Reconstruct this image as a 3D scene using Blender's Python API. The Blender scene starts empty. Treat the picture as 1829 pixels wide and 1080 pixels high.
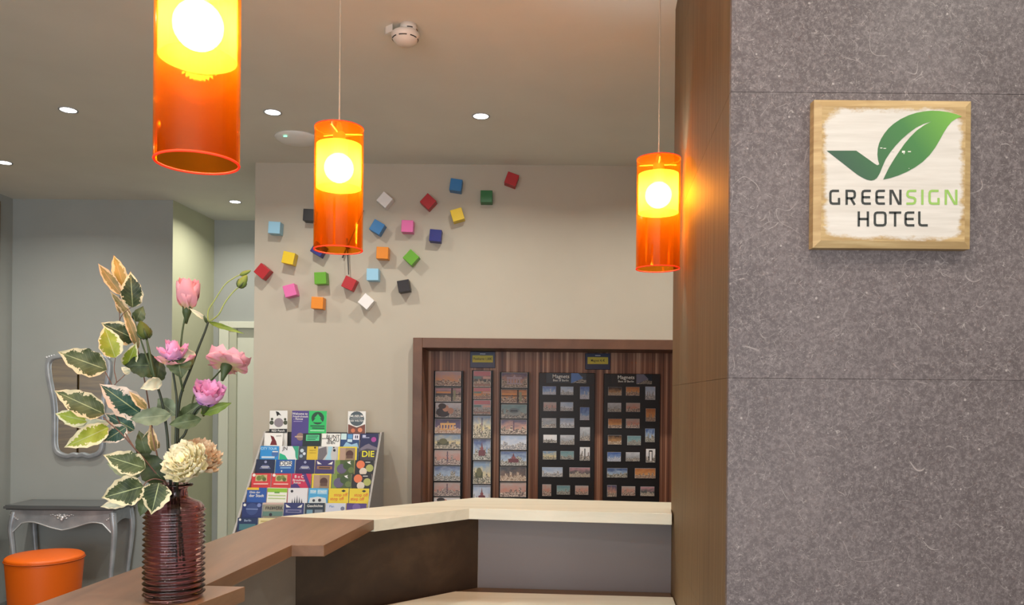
import bpy, bmesh, math, random
from mathutils import Vector, Matrix, geometry
random.seed(7)
SC = bpy.context.scene
COL = SC.collection

# ---------------------------------------------------------------- camera
F, CX, Y0, EYE = 1400.0, 914.5, 705.0, 1.57      # focal length in px (image 1829x1080), horizon row, eye height
ROLL = math.radians(0.5)
cam = bpy.data.cameras.new('camera'); camo = bpy.data.objects.new('camera', cam); COL.objects.link(camo)
cam.sensor_width = 36.0; cam.sensor_fit = 'HORIZONTAL'
cam.lens = F / 1829 * 36
cam.shift_y = (Y0 - 540) / 1829
cam.clip_start = 0.05
camo.matrix_world = Matrix.Translation((0, 0, EYE)) @ Matrix.Rotation(math.pi/2, 4, 'X') @ Matrix.Rotation(ROLL, 4, 'Z')
SC.camera = camo
CEIL = 3.01
# ---------------------------------------------------------------- world, view, lights
SC.view_settings.view_transform = 'Standard'
SC.view_settings.look = 'None'
SC.view_settings.gamma = 1.0
SC.view_settings.use_curve_mapping = False
SC.view_settings.exposure = 0.0
w = bpy.data.worlds.new('world'); SC.world = w; w.use_nodes = True
w.node_tree.nodes['Background'].inputs[0].default_value = (0.86, 0.92, 1.0, 1)
w.node_tree.nodes['Background'].inputs[1].default_value = 0.8
E_FILL, E_SPOT, E_BULB = 128.0, 10.5, 165.0
def area(name, loc, direction, sx, sy, energy, col, shape='RECTANGLE', spread=math.pi):
    l = bpy.data.lights.new(name, 'AREA'); l.shape = shape; l.size = sx
    if shape in ('RECTANGLE', 'ELLIPSE'): l.size_y = sy
    l.energy = energy; l.color = col; l.spread = spread
    o = bpy.data.objects.new(name, l); COL.objects.link(o); o.location = loc
    o.rotation_euler = Vector(direction).to_track_quat('-Z', 'Y').to_euler()
    return o
area('front_fill', (-0.6, -2.6, 1.5), (0.05, 1, 0.34), 4.6, 1.9, E_FILL, (0.95, 0.97, 1.0))  # unseen soft fill added behind the camera, tilted up towards the ceiling

# ---------------------------------------------------------------- pixel -> world
_c, _s = math.cos(ROLL), math.sin(ROLL)
def uv(px, py):
    dx, dy = px - CX, py - Y0
    return dx*_c + dy*_s, -dx*_s + dy*_c
def P(px, py, Y):
    u, v = uv(px, py); return Vector((u*Y/F, Y, EYE - v*Y/F))
def H(px, py, z):
    u, v = uv(px, py); Y = F*(EYE - z)/v; return Vector((u*Y/F, Y, z))

# ---------------------------------------------------------------- materials
def lin(c):
    c = c/255.0
    return c/12.92 if c <= 0.04045 else ((c+0.055)/1.055)**2.4
def rgb(r, g, b): return (lin(r), lin(g), lin(b), 1.0)
class N:
    """small node helper"""
    def __init__(s, name):
        s.m = bpy.data.materials.new(name); s.m.use_nodes = True; s.t = s.m.node_tree
        s.b = s.t.nodes['Principled BSDF']; s.out = s.t.nodes['Material Output']
    def n(s, typ, **kw):
        nd = s.t.nodes.new(typ)
        for k, v in kw.items():
            if k.startswith('i_'): nd.inputs[k[2:].replace('_', ' ')].default_value = v
            else: setattr(nd, k, v)
        return nd
    def l(s, a, b): s.t.links.new(a, b)
    def coords(s, kind='Object', scale=(1, 1, 1), rot=(0, 0, 0)):
        tc = s.n('ShaderNodeTexCoord'); mp = s.n('ShaderNodeMapping')
        mp.inputs['Scale'].default_value = scale; mp.inputs['Rotation'].default_value = rot
        s.l(tc.outputs[kind], mp.inputs['Vector']); return mp.outputs[0]
    def noise(s, vec, scale, detail=4, rough=0.5, dist=0.0):
        nd = s.n('ShaderNodeTexNoise'); nd.inputs['Scale'].default_value = scale; nd.inputs['Detail'].default_value = detail
        nd.inputs['Roughness'].default_value = rough; nd.inputs['Distortion'].default_value = dist
        s.l(vec, nd.inputs['Vector']); return nd.outputs['Fac']
    def ramp(s, fac, stops):
        r = s.n('ShaderNodeValToRGB'); e = r.color_ramp.elements
        while len(e) < len(stops): e.new(0.5)
        for i, (p, c) in enumerate(stops): e[i].position = p; e[i].color = c if len(c) == 4 else (*c, 1)
        s.l(fac, r.inputs[0]); return r.outputs[0]
    def mix(s, fac, a, b, mode='MIX'):
        x = s.n('ShaderNodeMix', data_type='RGBA', blend_type=mode)
        for sock, val in ((x.inputs[0], fac), (x.inputs[6], a), (x.inputs[7], b)):
            if isinstance(val, bpy.types.NodeSocket): s.l(val, sock)
            else: sock.default_value = val
        return x.outputs[2]
    def math(s, op, a, b=0.0, c=0.0):
        x = s.n('ShaderNodeMath', operation=op)
        for sock, val in zip(x.inputs, (a, b, c)):
            if isinstance(val, bpy.types.NodeSocket): s.l(val, sock)
            else: sock.default_value = val
        return x.outputs[0]
    def bump(s, h, strength=0.3, dist=0.01):
        b = s.n('ShaderNodeBump'); b.inputs['Strength'].default_value = strength; b.inputs['Distance'].default_value = dist
        s.l(h, b.inputs['Height']); s.l(b.outputs[0], s.b.inputs['Normal'])
    def col(s, v):
        if isinstance(v, bpy.types.NodeSocket): s.l(v, s.b.inputs['Base Color'])
        else: s.b.inputs['Base Color'].default_value = v
    def set(s, **kw):
        for k, v in kw.items(): s.b.inputs[k.replace('_', ' ')].default_value = v
        return s
G_ = (0, 0, 0, 1); W_ = (1, 1, 1, 1)
_cache = {}
def flat(color, rough=0.5, metal=0.0, spec=0.5):
    k = (tuple(color), rough, metal, spec)
    if k not in _cache:
        n = N('flat_%02d' % len(_cache)); n.col(rgb(*color)); n.set(Roughness=rough, Metallic=metal, Specular_IOR_Level=spec); _cache[k] = n.m
    return _cache[k]
def m_plaster(name, c, bump=0.05):
    n = N(name); v = n.coords(); f = n.noise(v, 3.0, 3)
    a = [x*0.95 for x in c[:3]]
    n.col(n.ramp(f, [(0.3, (*a, 1)), (0.7, c)])); n.set(Roughness=0.85, Specular_IOR_Level=0.2)
    n.bump(n.noise(v, 260, 2), bump, 0.002); return n.m
M_WALL = m_plaster('wall_paint', rgb(190, 183, 168))
M_WALLG = m_plaster('cool_wall_paint', rgb(168, 172, 168))
M_WARMLIT = m_plaster('warm_lit_wall_paint', rgb(188, 190, 160))  # recess side wall: warm glow put into the paint colour
M_CEIL = m_plaster('ceiling_paint', rgb(228, 226, 214))
def m_stone():
    n = N('scratched_grey_stone'); v = n.coords()
    cloud = n.noise(v, 3.5, 5, 0.6)
    base = n.ramp(cloud, [(0.3, rgb(86, 76, 75)), (0.52, rgb(97, 87, 86)), (0.75, rgb(108, 97, 95))])
    grain = n.noise(v, 120, 5, 0.75)
    base = n.mix(n.ramp(grain, [(0.44, G_), (0.70, (0.65,)*3+(1,))]), base, rgb(140, 128, 126))
    base = n.mix(n.ramp(n.noise(v, 60, 4, .7), [(0.30, (.4,)*3+(1,)), (0.48, G_)]), base, rgb(84, 74, 73))
    # short curved scratches: thin bands of warped noise, broken by masks
    sc = None
    for i, (sca, wid, amt) in enumerate(((7, 0.003, .8), (24, 0.012, .8), (48, 0.022, .8), (80, 0.035, .7), (130, 0.06, .6))):
        mp = n.coords(scale=(1, 1, 1), rot=(0.4*i, 0.9*i+.3, 0.7*i))
        if i == 0:
            d = n.math('ABSOLUTE', n.math('SUBTRACT', n.noise(mp, sca, 1.0, 0.4, 0.4), 0.5))
        else:
            ve = n.n('ShaderNodeTexVoronoi', feature='DISTANCE_TO_EDGE'); ve.inputs['Scale'].default_value = sca
            wp = n.n('ShaderNodeTexNoise'); wp.inputs['Scale'].default_value = sca*.6; n.l(mp, wp.inputs['Vector'])
            n.l(n.mix(.02, mp, wp.outputs['Color'], 'LINEAR_LIGHT'), ve.inputs['Vector']); d = ve.outputs['Distance']
        line = n.math('SUBTRACT', 1.0, n.math('MINIMUM', n.math('DIVIDE', d, wid), 1.0))
        mask = n.ramp(n.noise(mp, sca*1.3 if i else 14, 2, .6), [(0.54, G_), (0.66, (amt,)*3+(1,))])
        line = n.math('MULTIPLY', line, mask)
        sc = line if sc is None else n.math('MAXIMUM', sc, line)
    vo = n.n('ShaderNodeTexVoronoi'); vo.inputs['Scale'].default_value = 42; n.l(v, vo.inputs['Vector'])
    spk = n.math('MULTIPLY', n.math('LESS_THAN', vo.outputs['Distance'], 0.11), n.ramp(n.noise(v, 24, 2), [(0.56, G_), (0.6, (.7,)*3+(1,))]))
    sc = n.math('MAXIMUM', sc, spk)
    n.col(n.mix(sc, base, rgb(176, 164, 158))); n.set(Roughness=0.42, Specular_IOR_Level=0.35)
    n.bump(grain, 0.15, 0.002); return n.m
def m_brown_tile():
    n = N('brushed_brown_tile'); v = n.coords(scale=(60, 60, 2.2)); a = n.noise(v, 1.0, 5, 0.65)
    v2 = n.coords(scale=(3, 3, .9)); b = n.noise(v2, 1.5, 4)
    base = n.ramp(a, [(0.25, rgb(96, 78, 54)), (0.55, rgb(120, 99, 70)), (0.8, rgb(138, 117, 84))])
    base = n.mix(n.ramp(b, [(0.35, G_), (0.7, (0.35,)*3+(1,))]), base, rgb(108, 88, 60))
    n.col(base); n.set(Roughness=0.6, Specular_IOR_Level=0.25); n.bump(a, 0.2, 0.002); return n.m
def m_wood(name, c0, c1, c2, scale=(2, 22, 22), rough=0.4, det=5, dist=0.6, kind='Object', rot=(0,0,0)):
    n = N(name); v = n.coords(kind, scale=scale, rot=rot); f = n.noise(v, 1.0, det, 0.6, dist)
    n.col(n.ramp(f, [(0.3, rgb(*c0)), (0.5, rgb(*c1)), (0.72, rgb(*c2))])); n.set(Roughness=rough, Specular_IOR_Level=0.45)
    n.bump(f, 0.08, 0.002); return n.m
M_STONE = m_stone(); M_BTILE = m_brown_tile()
M_WORKTOP = m_wood('brown_worktop', (112, 80, 56), (128, 93, 66), (142, 104, 76), (16, 1.6, 16), 0.33, rot=(0, 0, math.radians(8)))
M_WHITETOP = m_wood('pale_worktop', (212, 213, 194), (221, 222, 204), (228, 229, 212), (1.5, 18, 18), 0.35)
M_FRAME = m_wood('dark_walnut', (84, 58, 44), (100, 70, 54), (116, 82, 62), (3, 3, 3), 0.45)
M_ZEBRA = m_wood('striped_zebrano', (78, 48, 38), (150, 102, 78), (228, 186, 156), (40, 2, 0.35), 0.45, 3, 0.2)
M_PANELWOOD = m_wood('brown_wall_panel', (86, 66, 36), (112, 88, 50), (132, 106, 62), (1.2, 1.2, 34), 0.5)
M_DARKPANEL = m_wood('mottled_dark_brown_panel', (50, 36, 26), (60, 44, 31), (76, 58, 42), (6, 6, 6), 0.5)
M_GREYPANEL = flat((142, 132, 122), 0.6)
M_BLUEGREY = flat((112, 106, 106), 0.6)
M_LEDGE = flat((98, 80, 62), 0.5)
M_FLOOR = m_wood('dark_grey_floor', (92, 90, 86), (104, 102, 98), (116, 114, 108), (4, 4, 4), 0.4)
M_WHITE = flat((236, 234, 228), 0.45)
M_WHITEPL = flat((225, 218, 208), 0.4)
M_DOOR = flat((222, 224, 206), 0.5)
M_BLACK = flat((18, 16, 18), 0.45)
M_DGREY = flat((70, 72, 76), 0.5)
def m_silver():
    n = N('silver_leaf_paint'); v = n.coords(); f = n.noise(v, 9, 4)
    n.col(n.ramp(f, [(0.3, rgb(150, 158, 166)), (0.7, rgb(190, 196, 200))])); n.set(Metallic=0.35, Roughness=0.34)
    n.bump(n.noise(v, 60, 3), 0.1, 0.002); return n.m
M_SILVER = m_silver()
M_SILVERHI = flat((225, 228, 230), 0.3, 0.5)
M_TABLETOP = flat((96, 100, 102), 0.22, 0.1, 0.6)
M_MIRROR = flat((235, 238, 235), 0.02, 1.0)
def m_leather():
    n = N('orange_leatherette'); v = n.coords(); n.col(rgb(236, 104, 8)); n.set(Roughness=0.42)
    n.bump(n.noise(v, 180, 3), 0.12, 0.002); return n.m
M_ORANGE = m_leather()
def m_acrylic():
    n = N('clear_orange_acrylic')
    tr = n.n('ShaderNodeBsdfTransparent'); tr.inputs[0].default_value = (1.0, 0.58, 0.125, 1)
    gl = n.n('ShaderNodeBsdfGlossy'); gl.inputs['Roughness'].default_value = 0.04; gl.inputs[0].default_value = (1, .85, .7, 1)
    lw = n.n('ShaderNodeLayerWeight'); fr = n.n('ShaderNodeMath', operation='MULTIPLY_ADD'); n.l(n.math('POWER', lw.outputs['Facing'], 5.0), fr.inputs[0]); fr.inputs[1].default_value = .6; fr.inputs[2].default_value = .03
    di = n.n('ShaderNodeBsdfTranslucent'); di.inputs[0].default_value = (1.0, 0.30, 0.01, 1)
    m0 = n.n('ShaderNodeMixShader'); m0.inputs[0].default_value = 0.06; n.l(tr.outputs[0], m0.inputs[1]); n.l(di.outputs[0], m0.inputs[2])
    m1 = n.n('ShaderNodeMixShader'); n.l(fr.outputs[0], m1.inputs[0]); n.l(m0.outputs[0], m1.inputs[1]); n.l(gl.outputs[0], m1.inputs[2])
    n.l(m1.outputs[0], n.out.inputs['Surface']); return n.m
M_ACRYL = m_acrylic()
def m_translucent(name, c, mixt=0.6, transp=0.0):
    n = N(name)
    a = n.n('ShaderNodeBsdfDiffuse'); b = n.n('ShaderNodeBsdfTranslucent')
    a.inputs[0].default_value = c; b.inputs[0].default_value = c
    m = n.n('ShaderNodeMixShader'); m.inputs[0].default_value = mixt; n.l(a.outputs[0], m.inputs[1]); n.l(b.outputs[0], m.inputs[2])
    o = m.outputs[0]
    if transp:
        t = n.n('ShaderNodeBsdfTransparent'); m2 = n.n('ShaderNodeMixShader'); m2.inputs[0].default_value = transp
        n.l(o, m2.inputs[1]); n.l(t.outputs[0], m2.inputs[2]); o = m2.outputs[0]
    n.l(o, n.out.inputs['Surface']); return n.m
M_SLEEVE = m_translucent('frosted_sleeve', (0.95, 0.95, 0.92, 1), 0.6, 0.72)
M_RIM = m_translucent('glow_tinted_acrylic_edge', (1.0, 0.2, 0.1, 1), 0.5)  # light glowing out of the acrylic edges is put into this colour
def m_emit(name, c, s):
    n = N(name); e = n.n('ShaderNodeEmission'); e.inputs[0].default_value = c; e.inputs[1].default_value = s
    n.l(e.outputs[0], n.out.inputs['Surface']); return n.m
M_BULB = m_emit('lit_bulb', (1.0, 0.92, 0.90, 1), E_BULB)
M_LED = m_emit('lit_downlight', (1.0, 0.97, 0.9, 1), 14)
M_GREENLED = m_emit('green_led', (0.3, 1.0, 0.6, 1), 2.0)
def m_glass():
    n = N('plum_glass'); n.col((0.62, 0.38, 0.41, 1)); n.set(Roughness=0.03, Transmission_Weight=1.0, IOR=1.45); return n.m
M_GLASS = m_glass()
def m_leaf(name, inner, inner2, edge, lo=0.5, rib=(170, 180, 130)):
    """variegated leaf: UV.x along, UV.y 0..1 across"""
    n = N(name); tc = n.n('ShaderNodeTexCoord'); sp = n.n('ShaderNodeSeparateXYZ'); n.l(tc.outputs['UV'], sp.inputs[0])
    u, v = sp.outputs[0], sp.outputs[1]
    a = n.math('ABSOLUTE', n.math('MULTIPLY_ADD', v, 2.0, -1.0))
    nz = n.noise(n.coords('Object', scale=(1, 1, 1)), 190, 2, 0.7)
    lowf = n.noise(n.coords('Object'), 34, 2)
    e = n.math('ADD', n.math('ADD', a, n.math('MULTIPLY', n.math('SUBTRACT', nz, 0.5), 0.8)), n.math('MULTIPLY', n.math('SUBTRACT', lowf, 0.5), 1.1))
    e = n.math('ADD', e, n.math('MULTIPLY', n.math('POWER', u, 5.0), 0.9))
    m = n.math('GREATER_THAN', e, lo)
    ic = n.ramp(lowf, [(0.35, rgb(*inner)), (0.65, rgb(*inner2))])
    vein = n.math('LESS_THAN', a, 0.035)
    wv = n.math('SINE', n.math('MULTIPLY_ADD', u, 60.0, n.math('MULTIPLY', a, -14.0)))
    ic = n.mix(n.math('MULTIPLY', n.math('GREATER_THAN', wv, 0.96), 0.14), ic, rgb(*rib))
    ic = n.mix(n.math('MULTIPLY', vein, 0.8), ic, rgb(*rib))
    c = n.mix(m, ic, rgb(*edge)) if lo < 5 else ic
    n.col(c); n.set(Roughness=0.5, Specular_IOR_Level=0.35); n.b.inputs['Subsurface Weight'].default_value = 0.0
    return n.m
LEAFM = {
 'dark': m_leaf('leaf_dark_cream_edge', (38, 52, 30), (76, 88, 54), (214, 202, 164), 0.82),
 'olive': m_leaf('leaf_olive_cream_edge', (62, 74, 42), (90, 100, 62), (212, 200, 162), 0.80),
 'lime': m_leaf('leaf_lime_cream_edge', (126, 142, 40), (158, 170, 60), (218, 212, 172), 0.74),
 'teal': m_leaf('leaf_bluegreen_pink_edge', (34, 66, 56), (60, 92, 78), (216, 200, 184), 0.72),
 'tan': m_leaf('leaf_young_peach_edge', (112, 104, 62), (146, 124, 72), (206, 174, 134), 0.7, (190, 140, 90)),
 'amber': m_leaf('leaf_amber', (150, 126, 54), (168, 136, 66), (208, 182, 134), 0.78, (200, 150, 90)),
 'plain': m_leaf('leaf_plain_green', (60, 74, 44), (96, 110, 74), (220, 202, 156), 9, (120, 132, 96)),
 'deep': m_leaf('leaf_deep_green', (34, 46, 26), (62, 76, 42), (220, 202, 156), 9, (90, 104, 66)),
 'grey': m_leaf('leaf_grey_green', (104, 118, 92), (134, 146, 118), (220, 202, 156), 9, (150, 160, 130)),
 'fresh': m_leaf('leaf_fresh_green', (92, 116, 40), (130, 150, 62), (220, 202, 156), 9, (150, 168, 90)),
 'pale': m_leaf('leaf_pale_underside', (176, 180, 150), (200, 200, 174), (226, 214, 180), 0.8, (190, 190, 160)),
}
def m_petal(name, c0, c1, c2):
    n = N(name); tc = n.n('ShaderNodeTexCoord'); sp = n.n('ShaderNodeSeparateXYZ'); n.l(tc.outputs['UV'], sp.inputs[0])
    nz = n.noise(n.coords(), 60, 3)
    f = n.math('ADD', sp.outputs[0], n.math('MULTIPLY', n.math('SUBTRACT', nz, 0.5), 0.5))
    n.col(n.ramp(f, [(0.05, rgb(*c0)), (0.4, rgb(*c1)), (0.95, rgb(*c2))])); n.set(Roughness=0.6, Specular_IOR_Level=0.2)
    n.b.inputs['Subsurface Weight'].default_value = 0.15; n.b.inputs['Subsurface Radius'].default_value = (0.01, 0.005, 0.005); return n.m
PETM = {
 'pink': m_petal('petal_pink', (140, 156, 90), (222, 200, 164), (234, 164, 178)),
 'salmon': m_petal('petal_salmon_pink', (206, 196, 140), (226, 158, 166), (230, 164, 176)),
 'lilac': m_petal('petal_lilac_pink', (200, 180, 210), (216, 168, 220), (236, 164, 204)),
 'magenta': m_petal('petal_rose', (224, 196, 210), (232, 166, 206), (238, 168, 206)),
 'cream': m_petal('petal_cream', (238, 214, 130), (248, 234, 180), (252, 244, 214)),
 'peach': m_petal('petal_peach', (226, 170, 96), (240, 200, 148), (244, 218, 184)),
 'white': m_petal('petal_white', (220, 224, 230), (230, 232, 240), (240, 240, 246)),
 'bud': m_petal('petal_bud', (120, 140, 70), (196, 192, 130), (226, 214, 170)),
 'olivebud': m_petal('petal_olive_bud', (84, 96, 44), (112, 104, 56), (160, 128, 90)),
}
M_STEM = flat((62, 78, 44), 0.55); M_STEMDK = flat((38, 48, 32), 0.55); M_STEMLT = flat((148, 166, 84), 0.5); M_TWIG = flat((110, 78, 66), 0.6)

def m_photo():
    """little printed view: sky blend, blocky skyline and speckled ground; its colours are carried by each card"""
    n = N('printed_view')
    def at(nm):
        a = n.n('ShaderNodeAttribute', attribute_type='OBJECT', attribute_name=nm); return a.outputs['Color'], a.outputs['Fac']
    sa, _ = at('ink_a'); sb, _ = at('ink_b'); gr, _ = at('ink_c'); _, seed = at('ink_seed')
    tc = n.n('ShaderNodeTexCoord'); sp = n.n('ShaderNodeSeparateXYZ'); n.l(tc.outputs['UV'], sp.inputs[0])
    u, v = sp.outputs[0], sp.outputs[1]
    def hsh(x, k):
        wn = n.n('ShaderNodeTexWhiteNoise', noise_dimensions='2D'); cb = n.n('ShaderNodeCombineXYZ')
        n.l(x, cb.inputs[0]); n.l(n.math('ADD', seed, k), cb.inputs[1]); n.l(cb.outputs[0], wn.inputs['Vector']); return wn.outputs['Value']
    b1 = hsh(n.math('FLOOR', n.math('MULTIPLY', u, 11.0)), 3.0)
    b2 = hsh(n.math('FLOOR', n.math('MULTIPLY', u, 23.0)), 9.0)
    hgt = n.math('ADD', 0.26, n.math('ADD', n.math('MULTIPLY', n.math('POWER', b1, 3.0), 0.34), n.math('MULTIPLY', b2, 0.12)))
    cb = n.n('ShaderNodeCombineXYZ'); n.l(n.math('ADD', u, seed), cb.inputs[0]); n.l(v, cb.inputs[1]); n.l(seed, cb.inputs[2])
    cloud = n.noise(cb.outputs[0], 4.0, 4); gn = n.noise(cb.outputs[0], 16.0, 4, 0.7)
    sky = n.mix(n.ramp(n.math('ADD', v, n.math('MULTIPLY', n.math('SUBTRACT', cloud, 0.5), 1.1)), [(0.35, G_), (0.95, W_)]), sb, sa)
    ground = n.mix(n.ramp(gn, [(0.42, G_), (0.66, W_)]), gr, n.mix(0.7, sb, (0.95, 0.85, 0.7, 1)))
    ground = n.mix(n.ramp(gn, [(0.3, (0.75,)*3+(1,)), (0.48, G_)]), ground, (0.02, 0.018, 0.02, 1))
    n.col(n.mix(n.math('LESS_THAN', v, hgt), sky, ground)); n.set(Roughness=0.3); return n.m
M_PHOTO = m_photo()

# ---------------------------------------------------------------- geometry
class G:
    def __init__(s): s.v = []; s.f = []; s.mi = []; s.uv = {}; s.m = 0
    def add(s, vs, fs, uvs=None, mi=None):
        b = len(s.v); s.v += [Vector(p) for p in vs]
        for i, f in enumerate(fs):
            if uvs is not None: s.uv[len(s.f)] = [uvs[j] for j in f]
            s.f.append([b+j for j in f]); s.mi.append(s.m if mi is None else mi)
        return s
    def box(s, x0, y0, z0, x1, y1, z1):
        return s.add([(x0,y0,z0),(x1,y0,z0),(x1,y1,z0),(x0,y1,z0),(x0,y0,z1),(x1,y0,z1),(x1,y1,z1),(x0,y1,z1)],
                     [(3,2,1,0),(4,5,6,7),(0,1,5,4),(1,2,6,5),(2,3,7,6),(3,0,4,7)])
    def prism(s, pts, d0, d1, axis='z'):
        """polygon in 2D extruded along an axis; concave allowed"""
        tri = geometry.tessellate_polygon([[Vector((p[0], p[1], 0)) for p in pts]])
        n = len(pts)
        if axis == 'z': mk = lambda p, d: (p[0], p[1], d)
        elif axis == 'y': mk = lambda p, d: (p[0], d, p[1])
        else: mk = lambda p, d: (d, p[0], p[1])
        vs = [mk(p, d0) for p in pts] + [mk(p, d1) for p in pts]
        fs = [tuple(t) for t in tri] + [tuple(n+i for i in reversed(t)) for t in tri]
        fs += [(i, (i+1) % n, n+(i+1) % n, n+i) for i in range(n)]
        return s.add(vs, fs)
    def flatpoly(s, pts3, mi=None, uvs=None):
        tri = geometry.tessellate_polygon([[Vector(p) for p in pts3]])
        return s.add(pts3, [tuple(t) for t in tri], uvs, mi)
    def lathe(s, prof, n=32, c=(0, 0, 0), cap=True):
        vs = []; fs = []
        for r, z in prof:
            for i in range(n):
                a = 2*math.pi*i/n; vs.append((c[0]+r*math.cos(a), c[1]+r*math.sin(a), c[2]+z))
        for k in range(len(prof)-1):
            for i in range(n):
                j = (i+1) % n; fs.append((k*n+i, k*n+j, (k+1)*n+j, (k+1)*n+i))
        if cap:
            if prof[0][0] > 1e-5: fs.append(tuple(reversed(range(n))))
            if prof[-1][0] > 1e-5: fs.append(tuple((len(prof)-1)*n+i for i in range(n)))
        return s.add(vs, fs)
    def tube(s, path, rad, n=8, cap=True):
        path = [Vector(p) for p in path]
        if not hasattr(rad, '__len__'): rad = [rad]*len(path)
        vs = []; fs = []; up = None
        for k, p in enumerate(path):
            t = (path[min(k+1, len(path)-1)] - path[max(k-1, 0)]).normalized()
            if up is None: up = Vector((0, 0, 1)) if abs(t.z) < 0.9 else Vector((0, 1, 0))
            a = t.cross(up).normalized(); b = a.cross(t).normalized(); up = b
            for i in range(n):
                an = 2*math.pi*i/n; vs.append(p + a*(rad[k]*math.cos(an)) + b*(rad[k]*math.sin(an)))
        for k in range(len(path)-1):
            for i in range(n):
                j = (i+1) % n; fs.append((k*n+i, k*n+j, (k+1)*n+j, (k+1)*n+i))
        if cap: fs.append(tuple(reversed(range(n)))); fs.append(tuple((len(path)-1)*n+i for i in range(n)))
        return s.add(vs, fs)
    def ball(s, c, r, n=10, m=6, sc=(1, 1, 1)):
        prof = [(r*math.sin(math.pi*k/m), -r*math.cos(math.pi*k/m)) for k in range(m+1)]
        b = len(s.v); s.lathe([(max(a, 1e-4), z) for a, z in prof], n, (0, 0, 0), True)
        for i in range(b, len(s.v)):
            q = s.v[i]; s.v[i] = Vector((q.x*sc[0]+c[0], q.y*sc[1]+c[1], q.z*sc[2]+c[2]))
        return s
    def obj(s, name, mat, parent=None, smooth=False, off=None, bevel=0, fixn=True):
        me = bpy.data.meshes.new(name)
        o3 = Vector(off) if off is not None else Vector((0, 0, 0))
        me.from_pydata([p - o3 for p in s.v], [], s.f)
        mats = mat if isinstance(mat, (list, tuple)) else [mat]
        for m in mats: me.materials.append(m)
        for i, p in enumerate(me.polygons):
            p.material_index = s.mi[i]; p.use_smooth = smooth
        if s.uv:
            L = me.uv_layers.new(name='UVMap')
            for i, p in enumerate(me.polygons):
                if i in s.uv:
                    for k, li in enumerate(p.loop_indices): L.data[li].uv = s.uv[i][k]
        if fixn and not s.uv:
            bm = bmesh.new(); bm.from_mesh(me); bmesh.ops.recalc_face_normals(bm, faces=bm.faces); bm.to_mesh(me); bm.free()
        ob = bpy.data.objects.new(name, me); COL.objects.link(ob)
        if parent is not None: ob.parent = parent
        if bevel:
            b = ob.modifiers.new('bevel', 'BEVEL'); b.width = bevel; b.segments = 2; b.limit_method = 'ANGLE'; b.angle_limit = 0.7
        return ob
def tag(o, label=None, cat=None, group=None, kind=None):
    if label: o['label'] = label
    if cat: o['category'] = cat
    if group: o['group'] = group
    if kind: o['kind'] = kind
    return o
def thing(name, label, cat, loc=(0, 0, 0), rot=(0, 0, 0), group=None):
    o = bpy.data.objects.new(name, None); COL.objects.link(o); o.location = loc; o.rotation_euler = rot
    return tag(o, label, cat, group)
def copy_tree(o, parent=None):
    c = o.copy(); COL.objects.link(c)
    if parent is not None: c.parent = parent
    for ch in list(o.children): copy_tree(ch, c)
    return c
def structure(o): o['kind'] = 'structure'; return o
def box(name, mat, x0, y0, z0, x1, y1, z1, parent=None, bevel=0): return G().box(x0,y0,z0,x1,y1,z1).obj(name, mat, parent, bevel=bevel)
def smoothpath(pts, n=6):
    pts = [Vector(p) for p in pts]; out = []
    for i in range(len(pts)-1):
        p0 = pts[max(i-1, 0)]; p1 = pts[i]; p2 = pts[i+1]; p3 = pts[min(i+2, len(pts)-1)]
        for k in range(n):
            t = k/n
            out.append(0.5*((2*p1) + (p2-p0)*t + (2*p0-5*p1+4*p2-p3)*t*t + (3*p1-p0-3*p2+p3)*t**3))
    out.append(pts[-1]); return out
_tx = {}
def text_geo(body, size):
    """2D triangles of a line of lettering, centred"""
    if (body, size) in _tx: return _tx[(body, size)]
    cu = bpy.data.curves.new('lettering', 'FONT'); cu.body = body; cu.size = size; cu.align_x = 'CENTER'; cu.align_y = 'CENTER'; cu.resolution_u = 3; cu.offset = size*.012
    o = bpy.data.objects.new('lettering', cu); COL.objects.link(o)
    dg = bpy.context.evaluated_depsgraph_get(); me = o.evaluated_get(dg).to_mesh()
    vs = [(v.co.x, v.co.y) for v in me.vertices]; fs = [tuple(p.vertices) for p in me.polygons]
    o.evaluated_get(dg).to_mesh_clear(); bpy.data.objects.remove(o); bpy.data.curves.remove(cu)
    _tx[(body, size)] = (vs, fs); return vs, fs

# ================================================================ ROOM SHELL
YB, YM, YR = 4.91, 5.89, 6.56           # back wall, mirror wall, end of the recess
structure(box('floor', M_FLOOR, -4.1, -3.0, -0.1, 3.2, 7.0, 0.0))
structure(box('ceiling', M_CEIL, -4.1, -3.0, CEIL, 3.2, 7.0, CEIL+0.12))
XB = P(453.5, 600, YB).x                 # free end of the back wall
NX0, NX1, NZ0, NZ1 = P(753, 760, 4.84).x, 1.25, 0.72, P(900, 622, 4.84).z
g = G()
g.box(XB, YB, 0, NX0-.02, YB+.5, CEIL); g.box(NX1+.02, YB, 0, 3.0, YB+.5, CEIL)
g.box(NX0-.02, YB, NZ1+.02, NX1+.02, YB+.5, CEIL); g.box(NX0-.02, YB, 0, NX1+.02, YB+.5, NZ0-.02); g.box(NX0-.02, YB+.4, NZ0-.02, NX1+.02, YB+.5, NZ1+.02)
structure(g.obj('wall_back', M_WALL))
XL = P(20, 700, YM).x
xc = P(308, 500, YM).x; xr = P(382, 500, YR).x
structure(G().box(XL-.15, YM, 0, xc, YM+.12, CEIL).obj('wall_left_far', M_WALLG))
structure(G().prism([(xc-.12, YM+.12), (xc, YM), (xr, YR), (xr-.12, YR+.1)], 0, CEIL).obj('wall_recess_side', M_WARMLIT))
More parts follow.
